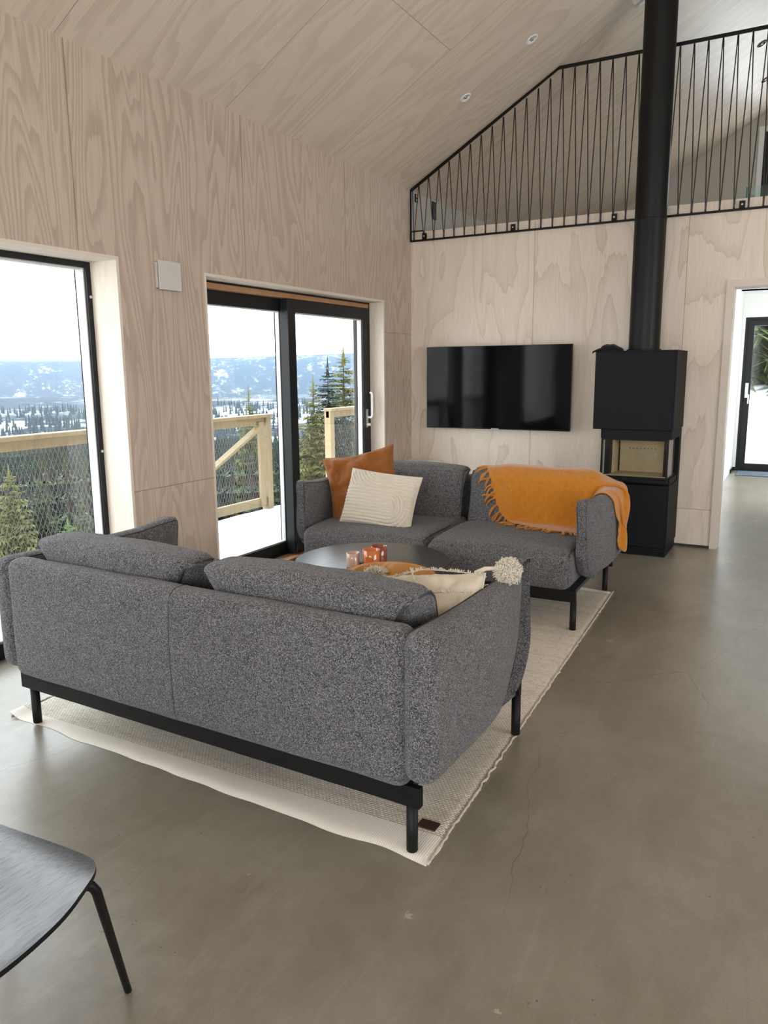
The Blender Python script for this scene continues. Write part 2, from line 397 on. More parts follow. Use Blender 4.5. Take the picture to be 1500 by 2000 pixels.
# left wall with the two glazed openings (window y -5.85..-3.492, sliding door y -2.818..-.518)
wl=MB()
WY0,WY1,WZ=-5.85,-3.492,2.052; DY0,DY1,DZ=-2.818,-.518,2.037
wl.box(-.32,YB-.3,0,0,-9.4,EAVE).box(-.32,-9.4,WZ,0,-6.9,EAVE).box(-.32,-6.9,0,0,WY0,EAVE).box(-.32,WY0,WZ,0,WY1,EAVE).box(-.32,WY1,0,0,DY0,EAVE).box(-.32,DY0,DZ,0,DY1,EAVE).box(-.32,DY1,0,0,.0,EAVE)  # rearmost opening is added, unseen, to light the floor
struct('wall_left',wl,M['ply_left'])
struct('wall_loft',MB().box(-.32,0.001,0,0,YG+.3,EAVE),M['grey_wall'])
# back wall, opening to the hallway x 2.72..3.62
wb_=MB(); HX0,HX1,HZ=2.735,3.62,2.045; LZ=2.665
wb_.box(0,0,0,HX0,.15,LZ).box(HX0,0,HZ,HX1,.15,LZ).box(HX1,0,0,XR,.15,LZ)
struct('wall_back',wb_,M['ply_back'])
struct('ceiling_lower',MB().box(0,.15,2.42,XR,YG+.95,2.60),M['white'])['kind']='structure'
# sloping ceiling, built flat and turned to the pitch so that its grain runs up the slope
SL=(RIDGE+.0)/math.cos(R(30))
cl=struct('ceiling',MB().box(-.5,YB-.3,0,SL,YG+.2,.2),M['ply_ceil'])
cl.location=(0,0,EAVE); cl.rotation_euler=(0,-R(30),0)
cl2=struct('ceiling_right',MB().box(-.5,YB-.3,0,SL,YG+.2,.2),M['ply_ceil'])
cl2.scale=(1,1,1); cl2.location=(2*RIDGE,0,EAVE); cl2.rotation_euler=(0,-R(150),0)
cl2.location=(2*RIDGE,0,EAVE+0); cl2.rotation_euler=(0,R(30),0)
# mirrored slope: mesh from -SL to .5
cl2.data=bpy.data.meshes.new('ceiling_right'); 
_m=MB().box(-SL,YB-.3,0,.5,YG+.2,.2); cl2.data.from_pydata(_m.v,[],_m.f); cl2.data.materials.append(M['ply_ceil'])
# loft gable with its window x 2.56..3.9, z 3.1..4.33
def gable(y0,y1,holes,name,mat):
    mb=MB(); xs=sorted({0,XR,RIDGE,*[h[0] for h in holes],*[h[1] for h in holes]})
    for a,b in zip(xs[:-1],xs[1:]):
        hs=[h for h in holes if h[0]<=a and h[1]>=b]; zs=[0]
        segs=[]; z=0
        for h in sorted(hs,key=lambda q:q[2]):
            if h[2]>z: segs.append((z,h[2]))
            z=h[3]
        for s0,s1 in segs: mb.box(a,y0,s0,b,y1,s1)
        ta,tb=zc(a)+.06,zc(b)+.06
        mb.add([(a,y0,z),(b,y0,z),(b,y1,z),(a,y1,z),(a,y0,ta),(b,y0,tb),(b,y1,tb),(a,y1,ta)],[(0,3,2,1),(4,5,6,7),(0,1,5,4),(1,2,6,5),(2,3,7,6),(3,0,4,7)])
    return struct(name,mb,mat)
gable(YG,YG+.25,[(2.56,3.95,3.0,4.30),(2.30,4.3,0,2.42)],'wall_gable',M['grey_wall'])
gable(YB-.25,YB,[(1.4,3.9,.5,2.9),(4.6,7.1,.5,2.9)],'wall_rear',M['white'])
struct('wall_right',MB().box(XR,YB-.3,0,XR+.25,-6.2,EAVE).box(XR,-6.2,0,XR+.25,-2.2,.6).box(XR,-6.2,2.8,XR+.25,-2.2,EAVE).box(XR,-2.2,0,XR+.25,YG+.3,EAVE),M['white'])
# hallway
FY=5.3
struct('wall_hallway_left',MB().box(2.30,.15,0,2.42,FY+.2,2.42),M['white'])
struct('wall_hallway_right',MB().box(3.85,.15,0,3.97,2.35,2.42).box(3.85,4.05,0,3.97,FY+.2,2.42).box(3.85,2.35,0,3.97,4.05,.55).box(3.85,2.35,2.15,3.97,4.05,2.42),M['white'])  # unseen side opening added for the hallway fill lamp
hw=MB(); FX0,FX1,FZ=2.455,3.50,2.105
hw.box(2.42,FY,0,FX0,FY+.2,2.42).box(FX0,FY,FZ,FX1,FY+.2,2.42).box(FX1,FY,0,3.85,FY+.2,2.42)
struct('wall_hallway_end',hw,M['white'])
struct('baseboard_hallway',MB().box(2.42,FY-.012,0,FX0,FY,.05).box(2.42,4.9,0,2.43,FY-.012,.05),M['black_metal'])
# door casing to the hallway
tr=MB().box(2.692,-.014,0,2.742,0,2.089).box(2.742,-.014,2.039,3.62,0,2.089).box(3.62,-.014,0,3.67,0,2.089)
tr.box(HX0-.0,0,0,HX0+.012,.17,HZ-.006).box(HX0+.012,0,HZ-.012,HX1,.17,HZ).box(HX1-.012,0,0,HX1,.17,HZ-.012)
struct('trim_1',tr,M['casing'])
# reveal boards of the window and sliding door
t=0.018
struct('trim_2',MB().box(-.20,WY1-t,0,.001,WY1,WZ).box(-.20,WY0,WZ-t,.001,WY1-t,WZ).box(-.20,WY0,0,.001,WY0+t,WZ-t),M['ply_reveal'])
struct('trim_3',MB().box(-.14,DY1-t,0,.001,DY1,DZ).box(-.14,DY0+t,DZ-t,.001,DY1-t,DZ).box(-.14,DY0,0,.001,DY0+t,DZ),M['ply_reveal'])
struct('trim_4',MB().box(0,-.010,0,2.691,-.001,.018),M['rubber'])
# pale capping strip along the loft edge
struct('trim_5',MB().box(0.001,.001,LZ,XR,.15,LZ+.006),M['ply_reveal'])

# ---- fixed window (window_1): frame at x -.20, glass to the floor
def frame_box(mb,x0,x1,y0,y1,z0,z1,w,wb=None):
    wb=wb or w
    return mb.box(x0,y0,z0,x1,y0+w,z1).box(x0,y1-w,z0,x1,y1,z1).box(x0,y0+w,z1-w,x1,y1-w,z1).box(x0,y0+w,z0,x1,y1-w,z0+wb)
w6=thing('window_6',None,None); w6['kind']='structure'  # unseen window added to brighten the floor and chair near the camera
frame_box(MB(),-.29,-.20,-9.4,-6.9,0,WZ,.06,.085).build('window_frame',M['frame'],w6)
MB().box(-.252,-9.34,.088,-.246,-6.96,WZ-.062).build('pane',M['glass'],w6)
win=thing('window_1',None,None,(0,0,0)); win['kind']='structure'
frame_box(MB(),-.29,-.20,WY0,WY1-.0,0,WZ-.0,.050,.085).build('window_frame',M['frame'],win,bevel=.003)
frame_box(MB(),-.275,-.215,WY0+.05,WY1-.05,.085,WZ-.05,.007).build('glazing_bead',M['grey_panel'],win)
MB().box(-.252,WY0+.052,.088,-.246,WY1-.052,WZ-.052).build('pane',M['glass'],win)
sc_=MB()
for z in (.3,1.0,1.85): sc_.tube([(-.2,WY1-.03,z),(-.195,WY1-.03,z)],.008,10)
sc_.build('frame_cap',M['grey_panel'],win)
# ---- sliding door (door_1)
dr=thing('door_1',None,None,(0,0,0)); dr['kind']='structure'
mb=MB(); x0,x1=-.29,-.14
mb.box(x0,DY0,DZ-.032,x1,DY1-t,DZ-t).box(x0,DY1-.048,0,x1,DY1-t,DZ-.032).box(x0,DY0,0,x1,DY0+.03,DZ-.032)
mb.box(x0,DY0+.03,0,-.21,DY1-.048,.035)
mb.build('door_frame',M['frame'],dr)
MB().box(-.205,DY0+.03,DZ-.066,-.135,DY1-.048,DZ-.032).build('head_strip',M['oak_strip'],dr)
MB().box(-.215,DY0+.03,0,-.085,DY1-.048,.020).build('floor_track',M['oak_strip'],dr)
MB().box(-.165,DY0+.03,.020,-.150,DY1-.048,.026).build('track_rail',M['steel'],dr)
# fixed leaf, outer track
fl=frame_box(MB(),-.275,-.215,DY0+.03,-1.66,.035,DZ-.066,.09,.085).build('fixed_leaf',M['frame'],dr,bevel=.003)
frame_box(MB(),-.262,-.228,DY0+.12,-1.75,.12,DZ-.156,.006).build('glazing_bead',M['grey_panel'],fl)
MB().box(-.248,DY0+.122,.122,-.242,-1.752,DZ-.158).build('pane',M['glass'],fl)
# sliding leaf, inner track
sl=frame_box(MB(),-.205,-.135,-1.765,DY1-.05,.028,DZ-.068,.095,.10).build('sliding_leaf',M['frame'],dr,bevel=.003)
frame_box(MB(),-.19,-.15,-1.67,DY1-.145,.128,DZ-.163,.008).build('glazing_bead',M['grey_panel'],sl)
MB().box(-.173,-1.668,.13,-.167,DY1-.147,DZ-.165).build('pane',M['glass'],sl)
hd=MB().box(-.134,-.632,.94,-.128,-.600,1.10)
hd.build('handle_plate',M['steel'],sl)
hh=MB().tube([(-.128,-.616,1.03),(-.085,-.616,1.03),(-.078,-.612,1.045),(-.078,-.612,1.23),(-.085,-.612,1.245),(-.10,-.612,1.245)],.0105,10)
hh.build('door_handle',M['white_gloss'],sl,sm=True)
MB().tube([(-.128,-.616,.965),(-.10,-.616,.965)],.013,14).build('lock_knob',M['white_gloss'],sl)
MB().box(-.134,-1.752,.045,-.118,-1.705,.11).tube([(-.118,-1.728,.09),(-.108,-1.728,.09)],.008).build('leaf_bracket',M['frame'],sl)
# ---- hallway glass door (door_2)
d2=thing('door_2',None,None,(0,0,0)); d2['kind']='structure'
def fb2(mb,y0,y1,x0,x1,z0,z1,w,wb=None):
    wb=wb or w
    return mb.box(x0,y0,z0,x0+w,y1,z1).box(x1-w,y0,z0,x1,y1,z1).box(x0+w,y0,z1-w,x1-w,y1,z1).box(x0+w,y0,z0,x1-w,y1,z0+wb)
fb2(MB(),FY+.01,FY+.12,FX0,FX1,0,FZ,.04,.03).build('door_frame',M['frame'],d2)
lf=fb2(MB(),FY-.005,FY+.06,FX0+.04,FX1-.04,.03,FZ-.04,.075).build('door_leaf',M['frame'],d2,bevel=.003)
MB().box(FX0+.115,FY+.02,.105,FX1-.115,FY+.026,FZ-.115).build('pane',M['glass'],lf)
MB().box(FX0+.055,FY-.018,1.02,FX0+.095,FY-.005,1.22).tube([(FX0+.075,FY-.018,1.08),(FX0+.075,FY-.06,1.08),(FX0+.105,FY-.065,1.06),(FX0+.105,FY-.065,.94)],.010).build('door_handle',M['white_gloss'],lf,sm=False)
# white hallway side door on the left wall of the hallway (door_3), only its knob and edge show
d3=thing('door_3',None,None,(0,0,0)); d3['kind']='structure'
MB().box(2.42,1.0,.0,2.432,1.9,2.08).build('door_leaf',M['white'],d3)
MB().tube([(2.432,1.75,1.02),(2.47,1.75,1.02),(2.475,1.66,1.02)],.009).build('door_handle',M['steel'],d3)
# ---- loft window (window_2)
w2=thing('window_2',None,None,(0,0,0)); w2['kind']='structure'
fb2(MB(),YG-.02,YG+.0,2.50,4.0,2.95,4.36,.06).build('casing',M['white'],w2)
f2=fb2(MB(),YG+.02,YG+.12,2.56,3.95,3.0,4.30,.05).build('window_frame',M['frame'],w2)
MB().box(2.61,YG+.03,3.0,2.70,YG+.11,4.30).box(2.61,YG+.03,3.62,3.9,YG+.10,3.66).build('sash',M['frame'],w2)
MB().box(2.61,YG+.068,3.05,3.90,YG+.074,4.25).build('pane',M['glass'],w2)
# rear and side windows, unseen, set behind the camera for fill light
for i,(a,b) in enumerate(((1.4,3.9),(4.6,7.1))):
    w=thing('window_%d'%(3+i),None,None); w['kind']='structure'
    fb2(MB(),YB-.2,YB-.12,a,b,.5,2.9,.07).box((a+b)/2-.04,YB-.2,.57,(a+b)/2+.04,YB-.12,2.83).build('window_frame',M['frame'],w)
w=thing('window_5',None,None); w['kind']='structure'
frame_box(MB(),XR+.1,XR+.18,-6.2,-2.2,.6,2.8,.07).box(XR+.1,-4.24,.67,XR+.18,-4.16,2.73).build('window_frame',M['frame'],w)

# ================================================================== LOFT RAILING
RY=-.028; RB=2.590; RT=3.806; BREAK=1.338
rl=thing('loft_railing','black steel loft railing of zigzag rods above the television wall','railing',(0,RY,RB))
def L(mb): # world coords -> local of the railing
    mb.v=[(x,y-RY,z-RB) for x,y,z in mb.v]; return mb
def ztop(x): return min(RT, EAVE+TAN*x-.022)
XE=4.6
L(MB().bar((.012,RY,RB),(XE,RY,RB),.012,.016)).build('bottom_rail',M['black_metal'],rl)
L(MB().bar((.012,RY,ztop(.012)),(BREAK,RY,RT),.014,.024).bar((BREAK-.006,RY,RT),(XE,RY,RT),.014,.024)).build('top_rail',M['black_metal'],rl)
L(MB().bar((.014,RY,RB),(.014,RY,ztop(.014)),.012,.012)).build('end_post',M['black_metal'],rl)
SP=.0985
i=0; x=.045
while x<XE-.1:
    for s in (-.5,.5):
        xt=x+s*SP
        if xt<.03: xt=.03
        w=L(MB().tube([(x,RY-.000,RB+.006),(x+s*.004,RY,RB+.03),(xt-s*.004,RY,ztop(xt)-.016)],.0042,6)); w.build('rod',M['rod'],rl,sm=True)
    L(MB().box(x-.006,RY-.003,RB+.004,x+.006,RY+.003,RB+.078)).build('rod_plate',M['black_metal'],rl)
    x+=SP
for bx in (.15,.985,2.0-.17,2.76,3.6):
    b=L(MB().box(bx-.020,RY-.006,RB+.004,bx+.020,RY+.006,RB+.060).box(bx-.012,RY+.006,RB+.02,bx+.012,-.001,RB+.045)).build('bracket',M['black_metal'],rl)
    L(MB().tube([(bx,RY-.006,RB+.034),(bx,RY-.012,RB+.034)],.0065,10)).build('bolt',M['steel'],b)
L(MB().bar((.016,RY,LZ+.008),(.14,RY,LZ+.008),.01,.01)).build('stay_bar',M['black_metal'],rl)

# loft glass guard
gb=thing('glass_balustrade','clear glass guard panel with green edge in front of the loft window','balustrade',(2.47,3.9,2.60))
MB().box(0,0,.0,1.5,.012,.92).build('pane',M['glass_green'],gb)
MB().box(0,-.03,0,1.5,.04,.05).build('shoe',M['steel'],gb)
MB().box(-.012,-.001,.0,0,.013,.92).build('edge',simple('green_glass_edge',(.05,.16,.14),.2),gb)

# sockets on the loft knee wall
def socket(y,z,w,h,label):
    s=thing('wall_socket',label,'socket',(0.0,y,z))
    MB().box(0,-w/2,-h/2,.010,w/2,h/2).build('plate',M['black_metal'],s,bevel=.002)
    for dz in (-h/4,h/4): MB().tube([(.010,0,dz),(.0125,0,dz)],min(w,h/2)*.33,14).build('outlet',M['rubber'] if w>.07 else M['grey_panel'],s)
socket(.487,2.94,.085,.16,'black double wall socket on the loft side wall, the lower and larger of two')
socket(.10,2.985,.05,.07,'small grey switch plate beside the left end of the loft railing')

# ceiling fittings
SN=Vector((-math.sin(R(30)),0,math.cos(R(30))))
def downlight(x,y,label,ring,grp=None):
    z=EAVE+TAN*x
    d=thing('ceiling_downlight',label,'ceiling light',(x,y,z),0,grp); d.rotation_euler=(0,-R(30),0)
    MB().lathe([(.046,-.001),(.046,-.005),(.042,-.008),(.034,-.008),(.031,-.002)],n=32).build('trim_ring',ring,d,sm=True)
    MB().lathe([(.0,-.0015),(.031,-.0015)],n=24).build('diffuser',M['white_gloss'] if ring is M['white_gloss'] else M['rubber'],d)
    MB().lathe([(.0,-.010),(.014,-.008),(.018,-.002)],n=16).build('bulb',M['steel'],d,sm=True)
g='recessed downlights in the plywood ceiling'
downlight(.802,-.654,'white recessed ceiling downlight nearest the low left end of the loft railing',M['white_gloss'],g)
downlight(1.328,-.669,'white recessed ceiling downlight higher up the slope, to the left of the flue pipe',M['white_gloss'],g)
downlight(2.623,2.438,'dark ringed ceiling spotlight over the loft, seen just below the railing handrail',M['black_metal'],g)
downlight(2.604,3.485,'dark ringed ceiling spotlight deeper in the loft, above the loft window',M['black_metal'],g)
b=thing('pipe_bracket','small grey metal bracket on the ceiling beside the flue pipe','bracket',(1.935,-.10,zc(1.935))); b.rotation_euler=(0,-R(30),0)
MB().box(-.03,-.03,-.05,.06,.03,0).build('body',M['grey_panel'],b,bevel=.004); MB().box(.0,-.012,-.065,.1,.012,-.05).build('strap',M['steel'],b)

# white square vent on the left wall
v=thing('wall_vent','light grey square air vent cover on the plywood wall between window and sliding door','vent',(0,-3.145,1.983))
MB().box(0,-.082,-.07,.018,.088,.07).build('back_plate',M['grey_panel'],v,bevel=.002)
MB().box(.03,-.088,-.080,.037,.088,.080).build('cover',M['grey_panel'],v,bevel=.002)
MB().box(.018,-.03,-.03,.03,.03,.03).build('spacer',M['rubber'],v)

# ================================================================== STOVE, FLUE, TV
st=thing('wood_stove','tall black wood stove with three-sided glass firebox beside the television','stove',(2.14,0,0))
def lx(mb): mb.v=[(x-2.14,y,z) for x,y,z in mb.v]; return mb
X0,X1=1.845,2.440
lx(MB().box(X0,-.52,.975,X1,-.012,1.562)).build('upper_casing',M['stove'],st,bevel=.004)
lx(MB().box(X0+.002,-.525,.985,X1-.012,-.520,1.553)).build('front_panel',M['stove'],st)
lx(MB().box(X0-.004,-.520,1.562,X1+.002,-.012,1.568)).build('top_plate',M['stove'],st)
lx(MB().box(1.905,-.50,.07,2.432,-.012,.555)).build('lower_casing',M['stove'],st,bevel=.004)
lx(MB().box(1.907,-.508,.075,2.420,-.500,.548)).build('lower_door',M['stove'],st)
pl=MB().box(1.915,-.49,0,2.425,-.02,.07)
for k in range(4): pl.box(1.912,-.500,.008+k*.016,2.428,-.49,.016+k*.016)
lx(pl).build('plinth',M['stove'],st)
# firebox shell: back, floor, roof, posts
sh=MB().box(1.905,-.10,.555,2.432,-.012,.975)             # rear block
sh.box(1.915,-.46,.555,2.425,-.10,.600).box(1.905,-.50,.905,2.432,-.10,.975)
lx(sh).build('firebox_shell',M['stove'],st,bevel=.002)
lx(MB().box(1.90,-.535,.575,2.415,-.46,.600).box(2.02,-.555,.588,2.13,-.535,.598)).build('ash_lip',M['stove'],st,bevel=.002)
fbk=MB().box(1.985,-.155,.603,2.335,-.13,.905)
fbk_o=lx(fbk).build('rear_lining',M['vermiculite'],st,bevel=.004)
hol=MB()
for k in range(8): hol.tube([(2.065+k*.028,-.1562,.80),(2.065+k*.028,-.1535,.80)],.0045,8)
lx(hol).build('air_holes',M['rubber'],fbk_o)
lx(MB().box(1.93,-.44,.600,2.40,-.155,.612)).build('floor_lining',M['vermiculite'],st)
for q in (2.345,1.955): lx(MB().box(q,-.30,.603,q+.017,-.13,.905)).build('side_lining',M['vermiculite'],st)
for q in (1.918,2.364): lx(MB().box(q,-.40,.603,q+.036,-.13,.905)).build('cheek',M['black_metal'],st)
gd=MB().box(1.908,-.492,.600,1.922,-.478,.905).box(2.398,-.492,.600,2.412,-.478,.905).box(1.922,-.492,.892,2.398,-.478,.906).box(1.922,-.492,.600,2.398,-.478,.614)
gd.box(1.908,-.478,.600,1.918,-.10,.612).box(2.402,-.478,.600,2.412,-.10,.612).box(1.908,-.24,.612,1.918,-.20,.905).box(2.402,-.24,.612,2.412,-.20,.905)
lx(gd).build('door_frame',M['black_metal'],st)
lx(MB().box(1.922,-.488,.614,2.398,-.484,.892).box(1.910,-.478,.612,1.914,-.24,.905).box(2.406,-.478,.612,2.410,-.24,.905)).build('firebox_glass',M['glass'],st)
# flue
fp=thing('flue_pipe','tall round black flue pipe rising from the stove to the ceiling','pipe',(2.155,-.27,1.568))
MB().lathe([(.128,0),(.128,.012),(.1155,.014),(.1155,.955),(.1175,.958),(.1175,.968),(.1155,.971)],n=64).build('lower_section',M['pipe'],fp,sm=True)
MB().lathe([(.1155,.971),(.1155,2.635)],n=64).build('upper_section',M['pipe'],fp,sm=True)
for o in fp.children: o.data.set_sharp_from_angle(angle=R(40))
# cap / knit lying on the stove
def blobmesh(fn,nu,nv,name,mat,parent=None):
    vs=[];fs=[]
    for i in range(nu):
        for j in range(nv): vs.append(fn(i/(nu-1)*2-1,j/(nv-1)*2-1))
    for i in range(nu-1):
        for j in range(nv-1): fs.append((i*nv+j,(i+1)*nv+j,(i+1)*nv+j+1,i*nv+j+1))
    mb=MB().add(vs,fs); return mb.build(name,mat,parent,sm=True)
hat=thing('knit_cap','black knitted cap lying on the left side of the stove top','cap',(1.932,-.37,1.568))
def capf(u,v):
    a=v*math.pi; r=(u+1)/2
    prof=math.sqrt(max(0,1-r**2.6))
    x=.092*r*math.cos(a)*(1.0); y=.085*r*math.sin(a)
    n_=noise.noise(Vector((x*22,y*22,3)))*.012*prof
    z=.052*prof*(1-.35*(x/.11))*(1 if x>-.06 else 1)+n_
    return (x,y,max(z,.0005))
blobmesh(capf,16,40,'crown',M['black_knit'],hat)
MB().tube([(-.070,-.01,.014),(-.090,-.05,.010),(-.100,-.09,.004),(-.104,-.158,-.004),(-.106,-.170,-.016)],[.016,.013,.009,.006,.003],8).build('ear_flap',M['black_knit'],hat,sm=True)

tv=thing('television','large flat black television hanging on the plywood back wall','television',(.879,0,1.278))
MB().box(-.670,-.100,-.364,.670,-.078,.364).build('body',M['black_metal'],tv,bevel=.003)
MB().box(-.664,-.1015,-.354,.664,-.0995,.359).build('screen',M['screen'],tv)
MB().box(-.45,-.078,-.25,.45,-.045,.2).build('rear_housing',M['black_metal'],tv,bevel=.01)
MB().box(-.2,-.045,-.12,.2,-.001,.12).build('wall_mount',M['black_metal'],tv)
MB().box(-.035,-.103,-.3625,.035,-.100,-.3565).build('logo_plate',M['steel'],tv)
# low white cabinet behind the sofa
wc=thing('low_cabinet','low white cabinet against the back wall, top just showing above the far sofa','cabinet',(.17,-.18,0))
MB().box(-.165,-.16,.0,.165,.165,.585).build('body',M['white'],wc,bevel=.003)
MB().box(-.17,-.165,.585,.17,.168,.602).build('top',M['white'],wc,bevel=.003)
# hallway mat
mt=MB().box(2.50,4.72,0,3.45,5.22,.012).build('door_mat',simple('blue_grey_mat',(.09,.12,.16),.95,80,.3,.4),None,bevel=.004)
tag(mt,'dark blue-grey mat on the floor in front of the hallway glass door','mat')

# ================================================================== RUG
rc=(1.375,-3.150)
rg=thing('area_rug','long cream woven wool rug under both grey sofas and the coffee table','rug',(rc[0],rc[1],0))
RC=[(.43,-4.66),(2.437,-4.741),(2.288,-1.625),(.33,-1.53)]   # the rug lies slightly skewed
def rugxy(u,v):
    a,b=(u+1)/2,(v+1)/2
    x=(RC[0][0]*(1-a)+RC[1][0]*a)*(1-b)+(RC[3][0]*(1-a)+RC[2][0]*a)*b
    y=(RC[0][1]*(1-a)+RC[1][1]*a)*(1-b)+(RC[3][1]*(1-a)+RC[2][1]*a)*b
    return x-rc[0],y-rc[1]
def rugm():
    nx,ny=120,180; w,l=1.0,1.545; vs=[];fs=[]
    for j in range(ny+1):
        for i in range(nx+1):
            u=i/nx*2-1; v=j/ny*2-1
            x,y=rugxy(u,v)
            e=min(1,(1-abs(u))*nx/2/1.5,(1-abs(v))*ny/2/1.5)
            x+=(1-min(1,(1-abs(u))*8))*.006*noise.noise(Vector((y*9,3,u)))*2
            y+=(1-min(1,(1-abs(v))*8))*.010*noise.noise(Vector((x*5,7,v)))*2
            z=.001+.009*max(0,e)**.5
            if v<-.93 and u<-.93:            # curled corner under the left of the near sofa
                z+=.022*((-.93-u)/.07)
            vs.append((x,y,z))
    for j in range(ny):
        for i in range(nx):
            a=j*(nx+1)+i; fs.append((a,a+1,a+nx+2,a+nx+1))
    b=len(vs)
    return MB().add(vs,fs)
rugm().build('weave',M['rug'],rg,sm=True)
# maker's tag at the corner
tg=MB().box(.950,-1.440,.0102,1.015,-1.395,.0135); tg.build('leather_tag',simple('brown_leather_tag',(.045,.014,.010),.7),rg)
# bound edges along both long sides
for sgn in (-1,1):
    pts=[(*rugxy(sgn*(1.0+.008*noise.noise(Vector((y*.3,2,sgn)))),-1+2*y/260),.0055+.001*math.sin(y*2.1)) for y in range(261)]
    MB().tube(pts,[.0048+.0014*math.sin(k*2.2) for k in range(261)],6).build('binding',M['cream_bind'],rg,sm=True)

# ================================================================== SOFAS
def cube_pts(n):
    """unit cube surface grid: list of vertices and faces"""
    vs=[];fs=[];key={}
    def vid(p):
        k=tuple(round(c,5) for c in p)
        if k not in key: key[k]=len(vs); vs.append(p)
        return key[k]
    nx,ny,nz=n
    def face(fn,a,b):
        for i in range(a):
            for j in range(b):
                q=[fn(i/a*2-1,j/b*2-1),fn((i+1)/a*2-1,j/b*2-1),fn((i+1)/a*2-1,(j+1)/b*2-1),fn(i/a*2-1,(j+1)/b*2-1)]
                fs.append(tuple(vid(p) for p in q))
    face(lambda u,v:(u,v,1),nx,ny); face(lambda u,v:(v,u,-1),ny,nx)
    face(lambda u,v:(u,-1,v),nx,nz); face(lambda u,v:(v,1,u),nz,nx)
    face(lambda u,v:(1,u,v),ny,nz); face(lambda u,v:(-1,v,u),nz,ny)
    return vs,fs
def padmap(c,h,r,puff=(0,0,0),warp=None,wr=0,seed=0):
    def f(p):
        u,v,w=p; q=Vector((u*h[0],v*h[1],w*h[2]))
        inn=Vector((max(-h[0]+r,min(h[0]-r,q.x)),max(-h[1]+r,min(h[1]-r,q.y)),max(-h[2]+r,min(h[2]-r,q.z))))
        d=q-inn
        if d.length>1e-9: q=inn+d.normalized()*min(r,d.length) if d.length>r else q
        fu,fv,fw=1-u*u,1-v*v,1-w*w
        q.x+=puff[0]*u*fv*fw; q.y+=puff[1]*v*fu*fw; q.z+=puff[2]*w*fu*fv
        if wr:
            q+=Vector((noise.noise(Vector((q.x*5+seed,q.y*5,q.z*5))),noise.noise(Vector((q.x*5,q.y*5+seed+9,q.z*5))),noise.noise(Vector((q.x*5,q.y*5,q.z*5+seed+4)))))*wr
        q=Vector(warp(u,v,w,q)) if warp else q
        return tuple(q+Vector(c))
    return f
def pad(name,c,h,r,parent,mat,puff=(0,0,0),warp=None,n=None,wr=.003,seed=0):
    n=n or tuple(max(8,min(40,int(x*2/.03))) for x in h)
    # concentrate grid lines near the rounded rims
    def den(t): return math.copysign(1-(1-abs(t))**1.35,t)
    vs,fs=cube_pts(n); f=padmap(c,h,r,puff,warp,wr,seed)
    mb=MB().add([f(tuple(den(a) for a in p)) for p in vs],fs)
    return mb.build(name,mat,parent,sm=True), f
def piping(f,pts,parent,name='piping',r=.0042,mat='piping',n=14):
    P_=[]
    for a,b in zip(pts[:-1],pts[1:]):
        for k in range(n):
            t_=k/n; P_.append(f(tuple(a[i]+(b[i]-a[i])*t_ for i in range(3))))
    P_.append(f(pts[-1]))
    return MB().tube(P_,r,6).build(name,M[mat],parent,sm=True)

